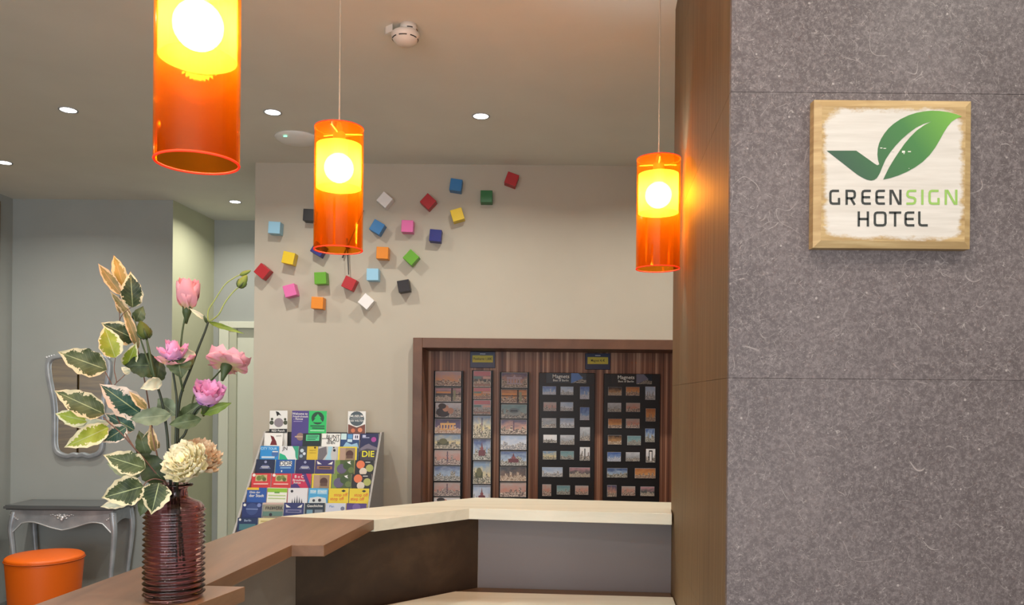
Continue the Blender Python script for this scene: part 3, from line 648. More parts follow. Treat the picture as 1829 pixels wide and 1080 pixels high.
R = [
 # row, col, base colour, label look, shapes
 (0, .12, WH, 'white brochure with black bird over a crest', [('p', [(.34, .05), (.5, .12), (.66, .42), (.52, .34), (.42, .48)], (30, 26, 24)), ('c', .52, 1.0, .26, (140, 132, 140)), ('c', .12, 1.0, .12, (70, 76, 56)), ('c', .9, 1.0, .12, (70, 76, 56)), ('c', .14, .7, .07, (60, 66, 46)), ('c', .88, .72, .07, (60, 66, 46)), ('r', .2, 1.42, .85, 1.56, WH), ('r', 0, 1.52, 1, 1.84, (20, 20, 20)), ('t', 'RED Punch', .5, 1.68, .17, WH)]),
 (0, 1.3, (76, 62, 134), 'tall purple brochure with white heading', [('t', 'Welcome to', .45, .25, .2, WH), ('t', 'Friedrichstadt', .48, .48, .16, WH), ('t', '- Revue', .36, .68, .18, WH), ('r', .1, .86, .6, .9, (180, 170, 220)), ('c', .5, 2.15, .22, (150, 120, 110)), ('r', .2, 2.1, .7, 2.2, (200, 170, 150))]),
 (0, 2.2, (34, 190, 96), 'bright green brochure with dark tree emblem', [('c', .5, .6, .36, (24, 66, 44)), ('p', [(.5, .25), (.7, .6), (.62, .6), (.8, .95), (.2, .95), (.38, .6), (.3, .6)], (34, 190, 96)), ('r', .1, 1.2, .9, 1.3, (20, 90, 60)), ('r', .2, 1.38, .9, 1.48, (20, 90, 60)), ('r', .1, 1.6, .9, 1.68, (170, 236, 190))]),
 (0, 4.25, WH, 'white card with round dark museum badge', [('c', .5, .62, .42, (64, 80, 88)), ('p', [(.02, 1.05), (.5, 1.32), (.98, 1.05), (.98, 1.6), (.98, 2.4), (.02, 2.4)], (110, 54, 32)), ('p', [(.0, 1.0), (.5, 1.26), (1, 1.0), (1, 1.06), (.5, 1.34), (0, 1.06)], WH), ('t', 'MUSEUM', .5, .42, .2, WH), ('r', .14, .62, .86, .64, WH), ('t', 'DER WELTEN', .5, .8, .14, WH), ('c', .3, 1.6, .12, (200, 110, 70)), ('c', .7, 1.55, .13, (214, 130, 90))]),
 (1, 0, WH, 'white brochure with dark red bird', [('p', [(.32, .2), (.5, .3), (.66, .7), (.72, 1.0), (.34, 1.0), (.42, .6)], (110, 32, 40)), ('t', 'punch', .78, .22, .12, (120, 120, 120))]),
 (1, 2, (32, 46, 48), 'dark green brochure with mint label', [('r', .18, .12, .9, .62, (90, 206, 146)), ('r', .24, .2, .84, .26, (30, 90, 66)), ('r', .24, .34, .8, .4, (30, 90, 66)), ('r', .24, .48, .7, .53, (30, 90, 66))]),
 (1, 3, WH, 'white brochure printed with black capitals', [('t', 'BUNT', .6, .28, .3, (26, 26, 28)), ('t', 'zwischen', .22, .42, .13, (26, 26, 28)), ('t', 'BLAU', .64, .56, .28, (26, 26, 28)), ('t', 'SEHEN', .5, .8, .17, (26, 26, 28))]),
 (1, 4, (44, 74, 122), 'blue brochure with three small white squares', [('r', 0, 0, .3, .5, (196, 224, 226)), ('r', .36, .05, .62, .42, (90, 150, 200)), ('r', .66, .03, 1, .5, (226, 226, 240)), ('r', .76, .14, .82, .38, NV), ('r', .86, .14, .92, .38, NV), ('r', .36, .46, .62, .7, (190, 220, 236)), ('p', [(.1, 1.2), (.3, .7), (.6, .9), (.9, .75), (1, 1.2)], (150, 190, 216))]),
 (1, 5, (40, 46, 86), 'navy brochure with mountain and yellow letters', [('r', .12, .12, .3, .3, (190, 196, 226)), ('r', .12, .32, .5, .37, (190, 196, 226)), ('c', .74, .5, .14, (166, 70, 150)), ('p', [(.0, 2), (0, 1.25), (.3, .95), (.48, .84), (.62, .98), (1, 1.2), (1, 2)], (118, 112, 130)), ('p', [(.0, 2.3), (0, 1.45), (.4, 1.25), (.6, 1.3), (1, 1.4), (1, 2.3)], (70, 68, 78)), ('t', 'DIE', .46, 1.72, .5, (240, 232, 40))]),
 (2, 0, (48, 140, 206), 'bright blue city tour brochure', [('t', 'CITY TOUR', .45, .22, .2, (190, 226, 244)), ('c', .8, .62, .18, (70, 110, 170)), ('r', .1, .84, .8, 1.0, (190, 210, 226)), ('r', .66, .42, .96, .5, WH)]),
 (2, 1, (226, 228, 230), 'white brochure with green swoosh', [('p', [(.0, .55), (.3, .75), (.5, 1.2), (.5, 2), (0, 2)], (40, 176, 130)), ('p', [(.66, 0), (1, 0), (1, 1.2), (.86, .9), (.82, .4)], (60, 160, 130)), ('t', 'JN', .28, .2, .28, (60, 60, 66))]),
 (2, 2, (214, 184, 56), 'yellow leaflet with a dark patterned left edge', [('r', 0, 0, .42, 1.3, (64, 72, 84)), ('c', .15, .35, .1, (190, 206, 216)), ('c', .28, .6, .08, (206, 216, 226)), ('c', .12, .8, .09, (150, 170, 190)), ('r', .55, .3, .9, .33, (170, 140, 40)), ('r', .55, .5, .9, .53, (170, 140, 40)), ('c', .84, .1, .05, (60, 50, 30))]),
 (2, 3, (190, 190, 190), 'grey photo brochure with pale blue streak', [('p', [(0, .2), (.4, 0), (.46, .6), (.2, 1.2), (0, 1.2)], (110, 106, 112)), ('p', [(.5, 0), (.74, 0), (.66, .6), (.74, 1.2), (.34, 1.2), (.5, .6)], (160, 204, 222)), ('c', .84, .3, .07, DK), ('c', .8, .08, .04, DK)]),
 (2, 4, YE, 'yellow framed brochure, upper of two', yframe),
 (3, 0, (34, 44, 74), 'navy brochure with small pale ship', navyw),
 (3, 1, (30, 88, 160), 'blue brochure with white label reading DDR', [('r', .2, .12, .84, .52, WH), ('t', 'DDR', .52, .32, .34, (30, 50, 80)), ('r', .24, .62, .8, .7, (150, 190, 226)), ('r', .3, .85, .36, 1, WH)]),
 (3, 2, (42, 42, 90), 'violet navy brochure with small pale ship', navyw),
 (3, 3, (62, 54, 110), 'violet brochure with staring eyes', face((60, 40, 40), (150, 110, 80))),
 (3, 4, GN, 'green forest brochure with white deer, upper of two', green),
 (3, 5, DK, 'black food brochure with orange circle, upper of two', orangec),
 (4, 0, RE, 'red market brochure at the outer end of its row', redc),
 (4, 1, RE, 'red market brochure, second in its row', redc),
 (4, 2, (196, 44, 84), 'crimson brochure with violet diagonal stripes', [('p', [(.5, 0), (.72, 0), (1, .9), (1, 1.3), (.9, 1.1)], (78, 50, 120)), ('p', [(.0, .9), (.25, .7), (.7, 1.5), (0, 1.5)], (78, 50, 120)), ('t', 'B o C', .38, .25, .22, WH), ('t', 'Broadway', .38, .52, .17, WH), ('t', 'Revue', .3, .72, .16, WH)]),
 (4, 3, YE, 'yellow framed brochure, lower of two', yframe),
 (4, 4, GN, 'green forest brochure with white deer, lower of two', green),
 (4, 5, DK, 'black food brochure with orange circle, lower of two', orangec),
 (5, 0, (44, 88, 166), 'blue brochure with yellow top band', [('r', 0, 0, .6, .18, (230, 190, 60)), ('t', 'Gleis der', .4, .36, .16, WH), ('t', 'der Stadt', .5, .62, .22, WH)]),
 (5, 1, (232, 234, 222), 'white brochure with lime green top', [('r', 0, .04, 1, .34, (146, 196, 60)), ('r', .36, .3, .62, .42, (100, 160, 60)), ('r', .06, .55, .94, .62, (176, 206, 130)), ('r', .06, .78, .94, .84, (176, 206, 130))]),
 (5, 2, (222, 222, 226), 'white brochure with dark raised hands', [('c', .2, .25, .07, (40, 40, 50))] + [('p', [(.2+.12*i, 1.3), (.24+.12*i, .55+.12*abs(i-2)), (.3+.12*i, 1.3)], (40, 50, 70)) for i in range(5)]),
 (5, 3, (74, 164, 214), 'sky blue brochure with white boxes', [('r', .08, .14, .4, .42, (150, 206, 236)), ('r', .46, .1, .95, .46, (150, 206, 236)), ('t', 'TOP', .24, .28, .16, WH), ('t', 'STADT', .7, .28, .16, WH), ('p', [(.05, 1.2), (.1, .75), (.5, .65), (.9, .75), (.95, 1.2)], (206, 214, 216)), ('c', .3, .95, .07, (50, 50, 60)), ('c', .6, .92, .08, (50, 50, 60))]),
 (5, 4, YE, 'yellow brochure with orange lettering, fifth in its row', yell),
 (5, 5, YE, 'yellow brochure with orange lettering at the row end nearest the niche', yell),
 (6, 0, (36, 52, 110), 'dark blue brochure with round emblem', [('c', .5, .5, .3, (54, 74, 130)), ('r', .2, .46, .8, .54, (120, 140, 190)), ('c', .12, .2, .07, WH), ('c', .84, .2, .1, (120, 140, 200))]),
 (6, 1, (150, 148, 130), 'beige grey brochure with dark heading', [('r', 0, 0, 1, .14, (206, 180, 170)), ('t', 'FREI', .3, .42, .22, (50, 40, 44)), ('t', 'WERK', .72, .42, .26, (30, 26, 30)), ('r', 0, .66, 1, 1.0, (96, 130, 120)), ('c', .4, .9, .08, (40, 40, 50))]),
 (6, 2, (44, 52, 110), 'navy brochure with staring eyes', face((44, 52, 110), (120, 120, 160))),
 (6, 3, (36, 50, 66), 'dark slate brochure with white heading', [('t', 'Geschichte', .5, .22, .19, WH), ('r', .1, .5, .4, .8, (110, 150, 170)), ('r', .5, .5, .9, .8, (120, 130, 140))]),
 (6, 4, (206, 214, 230), 'pale blue brochure beside a purple one', [('t', 'Plan', .3, .25, .16, (90, 140, 200)), ('c', .85, .4, .1, (110, 120, 150))]),
 (6, 5, (80, 58, 130), 'purple brochure at the lower end of the rack', [('c', .5, .3, .2, (110, 90, 160))]),
 (7, 0, (30, 50, 92), 'navy brochure lowest in the rack', [('c', .12, .14, .06, WH), ('t', 'Berlin', .5, .2, .16, (170, 190, 220)), ('r', .1, .45, .9, .9, (70, 120, 130))]),
 (7, 1, (226, 214, 160), 'cream brochure mostly behind the counter edge', [('r', .1, .2, .9, .3, (190, 170, 110))]),
]
UH = .0736; LEAN = math.radians(-12)
for k, (row, cf, colr, look, shapes) in enumerate(R):
    Yk, zk = rowpos(k=row); hh = .19; wd = .111
    if row == 0: wd = .108; hh = .25
    xx = RX0 + pit*(cf+.5)
    if row == 1 and cf == 5: zk += .002
    g = G(); th = .010 + .004*((k*7) % 3)/2
    g.m = 0; g.box(-wd/2, 0, -hh, wd/2, th, 0)
    mats = [flat((235, 235, 232), .5), flat(colr, .35)]; ci = {tuple(colr): 1}
    g.add([(-wd/2, -.0003, -hh), (wd/2, -.0003, -hh), (wd/2, -.0003, 0), (-wd/2, -.0003, 0)], [(0, 1, 2, 3)], mi=1)
    def T(x, y, lv): return ((x-.5)*wd, -.0006-.0003*lv, -y*UH)
    def clip(y): return y
    for lv, s in enumerate(shapes):
        c_ = tuple(s[-1])
        if c_ not in ci: ci[c_] = len(mats); mats.append(flat(c_, .35))
        mi = ci[c_]
        if s[0] == 'r': pts = [(s[1], s[4]), (s[3], s[4]), (s[3], s[2]), (s[1], s[2])]
        elif s[0] == 'c': pts = [(s[1]+s[3]*math.cos(a*math.pi/8), s[2]+s[3]*wd/UH*math.sin(a*math.pi/8)) for a in range(16)]
        elif s[0] == 'p': pts = s[1]
        else:
            vs, fs = text_geo(s[1], s[4]*UH*1.4); mxw = max(abs(v[0]) for v in vs); sq = min(1.0, (min(s[2], 1-s[2])*wd*.97)/mxw)
            g.add([(v[0]*sq+(s[2]-.5)*wd, -.0006-.0003*lv, v[1]-s[3]*UH) for v in vs], fs, mi=mi); continue
        pts = [(min(max(x, 0), 1), min(max(y, 0), hh/UH)) for x, y in pts]
        g.flatpoly([T(x, y, lv) for x, y in pts], mi)
    o = g.obj('brochure', mats, fixn=False)
    o.location = (xx, Yk, zk); o.rotation_euler = (LEAN if row else math.radians(-4), math.radians(((k*37) % 5-2)*.35), 0)
    if row == 0: o.location.y = 4.79
    tag(o, '%s in the stepped rack' % look, 'brochure', 'brochures in the rack')

# ================================================================ WALL CUBES AND CLOCK
CB = {'light blue': (150, 200, 226), 'black': (26, 22, 26), 'white': (236, 234, 232), 'red': (176, 26, 34), 'blue': (42, 118, 178), 'dark green': (24, 104, 46),
      'yellow': (230, 196, 30), 'pink': (224, 108, 170), 'navy': (28, 36, 120), 'orange': (228, 136, 24), 'green': (98, 164, 34)}
cubes = [(491, 407, 'light blue', 3, 'light blue wall cube at the outer left above the yellow one'), (553, 384.5, 'black', 3, 'black wall cube peeking out beside the middle pendant lamp'),
 (687.5, 357.5, 'white', 40, 'white wall cube standing on its corner, upper one'), (765, 360.5, 'red', 42, 'red wall cube tilted onto its corner in the upper middle'),
 (814.5, 331, 'blue', 8, 'blue wall cube, upper of the two blue ones'), (869, 351.5, 'dark green', 0, 'dark green wall cube below the farthest red one'),
 (914, 320.5, 'red', 20, 'red wall cube highest of all under the ceiling'), (817, 384, 'yellow', -17, 'yellow wall cube above the navy one'),
 (674, 406, 'blue', 30, 'blue wall cube tilted, lower of the two blue ones'), (728, 404.5, 'pink', 2, 'pink wall cube, upper of the two pink ones'),
 (778, 421, 'navy', 5, 'navy wall cube under the yellow one, fully visible'), (683.5, 452, 'orange', 2, 'orange wall cube, upper of the two orange ones'),
 (734.5, 460, 'green', 42, 'light green wall cube standing on its corner'), (666, 490.5, 'light blue', 0, 'light blue wall cube between the orange and lower white ones'),
 (721.5, 511, 'black', -10, 'black wall cube lowest on the side towards the niche'), (654.5, 538.5, 'white', 40, 'white wall cube tilted, lower one'),
 (624, 506, 'red', 25, 'red wall cube just below the clock hand'), (573, 497, 'green', -3, 'light green wall cube hanging level'),
 (567.5, 541, 'orange', 3, 'orange wall cube, lowest of the two orange ones'), (518.5, 519, 'pink', -15, 'pink wall cube, lower of the two pink ones'),
 (516, 461, 'yellow', 12, 'yellow wall cube beside the lower red ones'), (469, 484.5, 'red', 40, 'red wall cube at the wall edge near the flower buds'),
 (569, 445, 'navy', 30, 'navy wall cube half behind the middle pendant lamp')]
a = .073
cm = None
for px, py, cn, rot, lab in cubes:
    q = P(px, py, YB-a/2-.02)
    if cm is None:
        cm = G().box(-a/2, -a/2, -a/2, a/2, a/2, a/2).obj('wall_cube', flat(CB[cn], .4), bevel=.002); o = cm
    else:
        o = cm.copy(); COL.objects.link(o)
        for sl in o.material_slots: sl.link = 'OBJECT'
        o.material_slots[0].material = flat(CB[cn], .4)
    o.location = (q.x, YB-a/2, q.z); o.rotation_euler = (0, math.radians(rot), 0)
    tag(o, lab, 'cube', 'coloured cubes on the back wall')
hub = P(620, 440, YB-.03)
ck = thing('wall_clock', 'black clock hands on the wall behind the middle pendant lamp', 'clock', (hub.x, YB, hub.z))
g = G().lathe([(.012, -.0), (.012, .03), (.006, .033)], 20)
g.v = [Vector((v.x, -v.z, v.y)) for v in g.v]; g.obj('hub', M_BLACK, ck)
def hand(tip, tail, w, y):
    t = P(*tip, YB-.03)-hub; b = P(*tail, YB-.03)-hub; dr = (t-b).normalized(); nn = Vector((dr.z, 0, -dr.x))
    pts = [b+nn*w, t+nn*w*.5, t-nn*w*.5, b-nn*w]
    return G().prism([(p.x, p.z) for p in pts], y, y-.003, 'y')
hand((649, 375), (611, 460), .005, -.018).obj('minute_hand', M_BLACK, ck)
hand((622.5, 490), (619.5, 425), .005, -.024).obj('hour_hand', M_BLACK, ck)

# ================================================================ WOODEN SIGN
YS = 1.592
def S(cx, cy, y=YS): return P(1430+cx/3.376, 150+cy/3.376, y)
sl, sr = S(84, 540).x, S(1034, 540).x; st, sb = S(560, 93).z, S(560, 988).z
scx, scz = (sl+sr)/2, (st+sb)/2
sg = thing('wall_sign', 'square wooden sign with green leaf emblem on the stone wall', 'sign', (scx, Y1, scz))
sw, sh = (sr-sl)/2, (st-sb)/2
def m_signwood():
    n = N('burnt_edge_pine'); v = n.coords(scale=(5, 5, 60)); f = n.noise(v, 1.0, 4, .6, .5)
    base = n.ramp(f, [(0.3, rgb(160, 128, 82)), (0.6, rgb(186, 156, 108)), (0.8, rgb(204, 176, 128))])
    k = n.noise(n.coords(), 14, 2)
    n.col(n.mix(n.ramp(k, [(0.62, G_), (0.75, (.5,)*3+(1,))]), base, rgb(128, 84, 44))); n.set(Roughness=.55); n.bump(f, .25, .003); return n.m
def m_signpaint(hw, hh):
    """white brushed paint that thins out towards the edges over the pine"""
    n = N('brushed_white_paint'); tc = n.n('ShaderNodeTexCoord'); sp = n.n('ShaderNodeSeparateXYZ'); n.l(tc.outputs['Object'], sp.inputs[0])
    ax = n.math('DIVIDE', n.math('ABSOLUTE', sp.outputs[0]), hw); az = n.math('DIVIDE', n.math('ABSOLUTE', n.math('ADD', sp.outputs[2], .001)), hh)
    e = n.math('ADD', n.math('POWER', n.math('ADD', n.math('POWER', ax, 9.0), n.math('POWER', az, 9.0)), 1/9.0), n.math('MULTIPLY', n.math('SUBTRACT', n.noise(n.coords(scale=(1, 1, 2.2)), 26, 4, .7), .5), .20))
    v = n.coords(scale=(6, 6, 90)); st_ = n.noise(v, 1.0, 4, .6)
    wood = n.ramp(st_, [(0.3, rgb(150, 118, 72)), (0.7, rgb(196, 166, 116))])
    wht = n.ramp(st_, [(0.3, rgb(196, 186, 174)), (0.7, rgb(212, 203, 192))])
    n.col(n.mix(n.ramp(e, [(0.835, G_), (0.89, W_)]), wht, wood)); n.set(Roughness=.6); n.bump(st_, .12, .002); return n.m
ch = .014; dth = Y1-YS
g = G(); g.box(-sw, -dth+.006, -sh, sw, -.0005, sh)
g.add([(-sw, -dth+.006, -sh), (sw, -dth+.006, -sh), (sw, -dth+.006, sh), (-sw, -dth+.006, sh), (-sw+ch, -dth, -sh+ch), (sw-ch, -dth, -sh+ch), (sw-ch, -dth, sh-ch), (-sw+ch, -dth, sh-ch)],
      [(0, 1, 5, 4), (1, 2, 6, 5), (2, 3, 7, 6), (3, 0, 4, 7)])
g.obj('wooden_board', m_signwood(), sg)
G().add([(-sw+ch, -dth, -sh+ch), (sw-ch, -dth, -sh+ch), (sw-ch, -dth, sh-ch), (-sw+ch, -dth, sh-ch)], [(0, 1, 2, 3)]).obj('painted_face', m_signpaint(sw, sh), sg, fixn=False)
def sp2(cx, cy): q = S(cx, cy, YS); return (q.x-scx, q.z-scz)
tl = [(157,402),(335,402),(448,482),(462,490),(474,484),(466,455),(463,425),(465,390),(472,360),(485,330),(505,298),(530,267),(560,240),(600,213),(650,189),(700,173),(745,165),(790,161),(840,163),(890,170),(935,182),(972,196),
      (940,208),(910,228),(885,258),(862,294),(840,334),(812,382),(778,428),(735,470),(690,502),(640,530),(590,551),(545,566),(498,576),(512,545),(535,500),(562,455),(592,410),(625,362),(660,320),(700,280),(745,248),(788,226),
      (740,241),(695,264),(650,297),(610,332),(572,372),(540,412),(512,455),(492,500),(476,540),(460,566),(444,578),(425,582),(400,577),(375,566),(340,545),(157,402)][:-1]
def m_leafgrad():
    n = N('green_emblem_print'); tc = n.n('ShaderNodeTexCoord'); sp = n.n('ShaderNodeSeparateXYZ'); n.l(tc.outputs['Object'], sp.inputs[0])
    f = n.math('ADD', n.math('MULTIPLY', sp.outputs[0], 3.0), n.math('MULTIPLY', sp.outputs[2], 2.0))
    n.col(n.ramp(n.math('MULTIPLY_ADD', f, .8, .35), [(0.1, rgb(52, 80, 62)), (0.55, rgb(62, 116, 58)), (0.95, rgb(122, 178, 58))])); n.set(Roughness=.5); return n.m
GY = -dth-.0006
G().prism([sp2(x, y) for x, y in tl], GY, GY+.0005, 'y').obj('leaf_emblem', m_leafgrad(), sg)
g = G()
for (x, y, w_, h_) in ((478, 384, 14, 5), (498, 387, 16, 4), (548, 402, 12, 5), (610, 403, 18, 12), (646, 405, 18, 6), (618, 418, 8, 4), (650, 508, 5, 3)):
    g.prism([sp2(x, y), sp2(x+w_, y), sp2(x+w_, y+h_), sp2(x, y+h_)], GY-.0004, GY, 'y')
g.obj('worn_spot', flat((220, 214, 200)), sg)
def stroke(g, pts, w_):
    q = [Vector(sp2(*p)) for p in pts]; hw = w_/2/3.376*YS/F; L = []; Rr = []
    for i, p in enumerate(q):
        a_ = (p-q[i-1]).normalized() if i else (q[1]-q[0]).normalized(); b_ = (q[i+1]-p).normalized() if i < len(q)-1 else a_
        na = Vector((-a_.y, a_.x)); nb = Vector((-b_.y, b_.x)); m = (na+nb).normalized(); k = hw/max(m.dot(na), .35)
        L.append(p+m*k); Rr.append(p-m*k)
    vs = [(p.x, GY, p.y) for p in L+Rr]; n_ = len(q)
    g.add(vs, [(i, i+1, n_+i+1, n_+i) for i in range(n_-1)])
def letter(ch_, x0, x1, t, b, w_=14):
    h = w_/2; X0, X1, T_, B_ = x0+h, x1-h, t+h, b-h; m = (T_+B_)/2; r = 14
    if ch_ == 'G': return [[(X1, T_), (X0+r, T_), (X0+4, T_+4), (X0, T_+r), (X0, B_-r), (X0+4, B_-4), (X0+r, B_), (X1, B_), (X1, m+4)], ]
    if ch_ == 'R': return [[(X0, b), (X0, T_), (X1-r, T_), (X1-4, T_+4), (X1, T_+r), (X1, m-r+6), (X1-4, m+2), (X1-r, m+6), (X0, m+6)], [(X1-r-10, m+6), (X1, b)]]
    if ch_ == 'E': return [[(x1, T_), (X0+r, T_), (X0+4, T_+4), (X0, T_+r), (X0, B_-r), (X0+4, B_-4), (X0+r, B_), (x1, B_)], [(X0, m), (x1-4, m)]]
    if ch_ == 'N': return [[(X0, b), (X0, T_), (X0+10, T_), (X1-10, B_), (X1, B_), (X1, t)]]
    if ch_ == 'S': return [[(x1, T_), (X0+r, T_), (X0+4, T_+4), (X0, T_+r), (X0, m-10), (X0+8, m-2), (X1-8, m+4), (X1, m+12), (X1, B_-r), (X1-4, B_-4), (X1-r, B_), (x0, B_)]]
    if ch_ == 'I': return [[((x0+x1)/2, t), ((x0+x1)/2, b)]]
    if ch_ == 'H': return [[(X0, t), (X0, b)], [(X1, t), (X1, b)], [(X0, m), (X1, m)]]
    if ch_ == 'O': return [[(X0+r, T_), (X1-r, T_), (X1-4, T_+4), (X1, T_+r), (X1, B_-r), (X1-4, B_-4), (X1-r, B_), (X0+r, B_), (X0+4, B_-4), (X0, B_-r), (X0, T_+r), (X0+4, T_+4), (X0+r, T_), (X0+r+1, T_)]]
    if ch_ == 'T': return [[(x0, T_), (x1, T_)], [((x0+x1)/2, T_), ((x0+x1)/2, b)]]
    if ch_ == 'L': return [[(X0, t), (X0, B_-r), (X0+4, B_-4), (X0+r, B_), (x1, B_)]]
LG = flat((44, 46, 42), .55); LS = flat((140, 176, 84), .55)
for ch_, x0, x1, row in (('G',172,238,0),('R',270,333,0),('E',365,423,0),('E',450,508,0),('N',535,608,0),('S',637,697,1),('I',726,741,1),('G',770,838,1),('N',868,945,1),('H',343,412,2),('O',440,518,2),('T',532,606,2),('E',625,685,2),('L',708,766,2)):
    g = G(); t_, b_ = ((637, 728) if row < 2 else (768, 859))
    for s_ in letter(ch_, x0, x1, t_, b_): stroke(g, s_, 14)
    g.obj('letter', LS if row == 1 else LG, sg, fixn=False)

# ================================================================ PENDANT LAMPS
def pendant(px, cy, zb, Y, label):
    u, v = uv(px, cy); X = u*Y/F
    t = thing('pendant_lamp', label, 'lamp', (X, Y, zb), group='orange pendant lamps over the counter')
    Rr, Hh, th = .070, .350, .003
    G().lathe([(Rr-th, 0), (Rr, 0), (Rr, Hh), (Rr-th, Hh), (Rr-th, 0)], 64, cap=False).obj('shade', M_ACRYL, t, smooth=False)
    for z in (-.0005, Hh+.0005):
        g = G(); pts = [(Rr*math.cos(a*math.pi/32)-th/2*math.cos(a*math.pi/32), (Rr-th/2)*math.sin(a*math.pi/32), z) for a in range(65)]
        g.tube(pts, .0022, 6, cap=False).obj('shade_rim', M_RIM, t, smooth=True)
    G().lathe([(Rr-.0075, .178), (Rr-.006, .178), (Rr-.006, .302), (Rr-.0075, .302), (Rr-.0075, .178)], 48, cap=False).obj('inner_sleeve', M_SLEEVE, t, smooth=False)
    G().ball((0, 0, .236), .042, 24, 14).obj('bulb', M_BULB, t, smooth=True)
    G().lathe([(.016, .270), (.018, .278), (.018, .335), (.014, .340)], 20).obj('socket', M_WHITEPL, t, smooth=True)
    g = G()
    for k in range(3):
        a = 2*math.pi*k/3+.4; g.tube([(0.014*math.cos(a), .014*math.sin(a), .336), ((Rr-th)*math.cos(a), (Rr-th)*math.sin(a), .342)], .0022, 6)
    g.obj('spider', M_WHITEPL, t)
    G().lathe([(.0075, .340), (.0095, .350), (.006, .366), (.003, .368)], 16).obj('strain_relief', M_WHITEPL, t, smooth=True)
    top = CEIL - zb
    G().tube([(0, 0, .366), (0, 0, top-.02)], .0022, 8).obj('cord', flat((196, 180, 158), .5), t)
    G().lathe([(.0, top-.028), (.045, top-.024), (.05, top)], 32).obj('ceiling_rose', M_WHITEPL, t, smooth=True)
    return t
pendant(352, 290, 1.966, 1.352, 'orange pendant lamp hanging nearest, cut by the picture top')
pendant(605, 340, 1.985, 2.266, 'orange pendant lamp hanging in front of the wall cubes')
pendant(1175.5, 400, 1.980, 2.52, 'orange pendant lamp partly behind the brown pillar')

# ================================================================ CEILING FITTINGS
def C_(px, py):
    u, v = uv(px, py); Y = F*(CEIL-EYE)/(-v); return u*Y/F, Y
dl = None
spots = [(122, 196, 'downlight between the left picture edge and the nearest pendant'), (487, 200, 'downlight beside the round access point'), (859, 207, 'downlight above the farthest red cube'),
         (8, 290, 'downlight cut by the left picture edge'), (420, 360, 'downlight over the recess with the door')]
pos = [(*C_(a, b), l) for a, b, l in spots] + [(0.92, 4.06, 'downlight hidden behind the brown pillar'), (1.99, 4.06, 'downlight farther behind the pillar'), (-3.25, 3.75, 'added downlight over the stool side outside the picture'), (-2.25, 2.2, 'downlight nearer over the seating side'), (1.4, .7, 'downlight before the stone wall'), (-1.2, .3, 'downlight near the entrance'), (0.2, 1.0, 'downlight above the viewer'), (-.5, -1.2, 'downlight behind the viewer')]  # stool side downlight is added to brighten the lower left wall
for x, y, lab in pos:
    if dl is None:
        dl = thing('downlight', lab, 'light', (x, y, CEIL), group='recessed ceiling downlights'); t = dl
        G().lathe([(.038, -.0005), (.046, -.0005), (.046, -.004), (.038, -.003), (.038, -.0005)], 32, cap=False).obj('trim_ring', M_SILVER, t, smooth=True)
        G().lathe([(.0001, -.0025), (.038, -.0022), (.038, -.0005)], 32, cap=False).obj('lens', M_LED, t)
    else:
        t = copy_tree(dl); t.location = (x, y, CEIL)
    tag(t, lab, 'light', 'recessed ceiling downlights')
    area('downlight_beam', (x, y, CEIL-.008), (0, 0, -1), .07, .07, E_SPOT, (1.0, .95, .86), 'DISK', math.radians(150))
x, y = C_(724, 45)
sd = thing('smoke_detector', 'white two tier smoke detector on the ceiling', 'smoke detector', (x, y, CEIL))
G().lathe([(.0, -.030), (.028, -.030), (.034, -.022), (.034, 0)], 32, (.012, 0, 0)).obj('base', M_WHITEPL, sd, smooth=True)
G().lathe([(.0, -.078), (.030, -.077), (.040, -.068), (.046, -.062), (.054, -.048), (.056, -.036), (.048, -.028), (.0, -.027)], 36).obj('head', M_WHITEPL, sd, smooth=True)
def slots(r0, z, cx, n=7):
    g = G()
    for k in range(n):
        a0 = -math.pi + .3 + k*(2*math.pi/n); pts = [(cx+r0*math.cos(a0+.09*j), r0*math.sin(a0+.09*j), z) for j in range(8)]
        g.tube(pts, .0022, 5)
    return g
slots(.0495, -.056, 0).obj('vent_slot', M_BLACK, sd); slots(.0338, -.020, .012, 5).obj('vent_slot', M_BLACK, sd)
G().prism([(-.050, .01), (-.085, .028), (-.078, .012), (-.048, -.012)], -.028, 0).obj('bracket', M_WHITEPL, sd)
x, y = C_(531, 246)
ap = thing('access_point', 'flat white round access point with green light on the ceiling', 'access point', (x, y, CEIL))
G().lathe([(.0, -.034), (.06, -.031), (.105, -.018), (.122, -.008), (.125, 0)], 48).obj('cover', M_WHITE, ap, smooth=True)
G().box(-.05, -.10, -.026, -.03, -.094, -.0215).obj('status_light', M_GREENLED, ap)

# ================================================================ CONSOLE TABLE, STOOL, MIRROR
YT = 5.56
def tp(px, py, Y=YT): return P(px, py, Y)
tL, tR = tp(10, 902).x, tp(206, 905).x; zt = .758
ct = thing('console_table', 'silver baroque console table below the mirror', 'table', ((tL+tR)/2, YT+.15, 0))
co = ((tL+tR)/2, YT+.15, 0); yb = YM-.02
# top: stepped moulding with curved front edge
def topoutline(gw):
    x0, x1, y0 = tL-gw, tR+gw, YT-gw; n_ = 24; pts = []
    for i in range(n_+1):
        f = i/n_; pts.append((x0+(x1-x0)*f, y0 - .012*math.sin(f*math.pi)+.004*math.cos(f*4*math.pi)))
    return pts + [(x1, yb), (x0, yb)]
g = G(); g.prism(topoutline(.0), zt-.034, zt-.024); g.prism(topoutline(.012), zt-.024, zt-.008); g.prism(topoutline(.004), zt-.008, zt)
g.obj('table_top', M_TABLETOP, ct, off=co, bevel=.003)
def arch(x0, x1, zt_, n_=30, dip=.055):
    pts = []
    for i in range(n_+1):
        f = i/n_; x = x0+(x1-x0)*f
        s = abs(f-.5)*2
        z = zt_-.125 + .040*math.exp(-((s-.62)/.33)**2)*1.0 - .018*(1-s)**3
        if s > .80: z -= (s-.80)/.20*.055
        pts.append((x, z))
    return pts
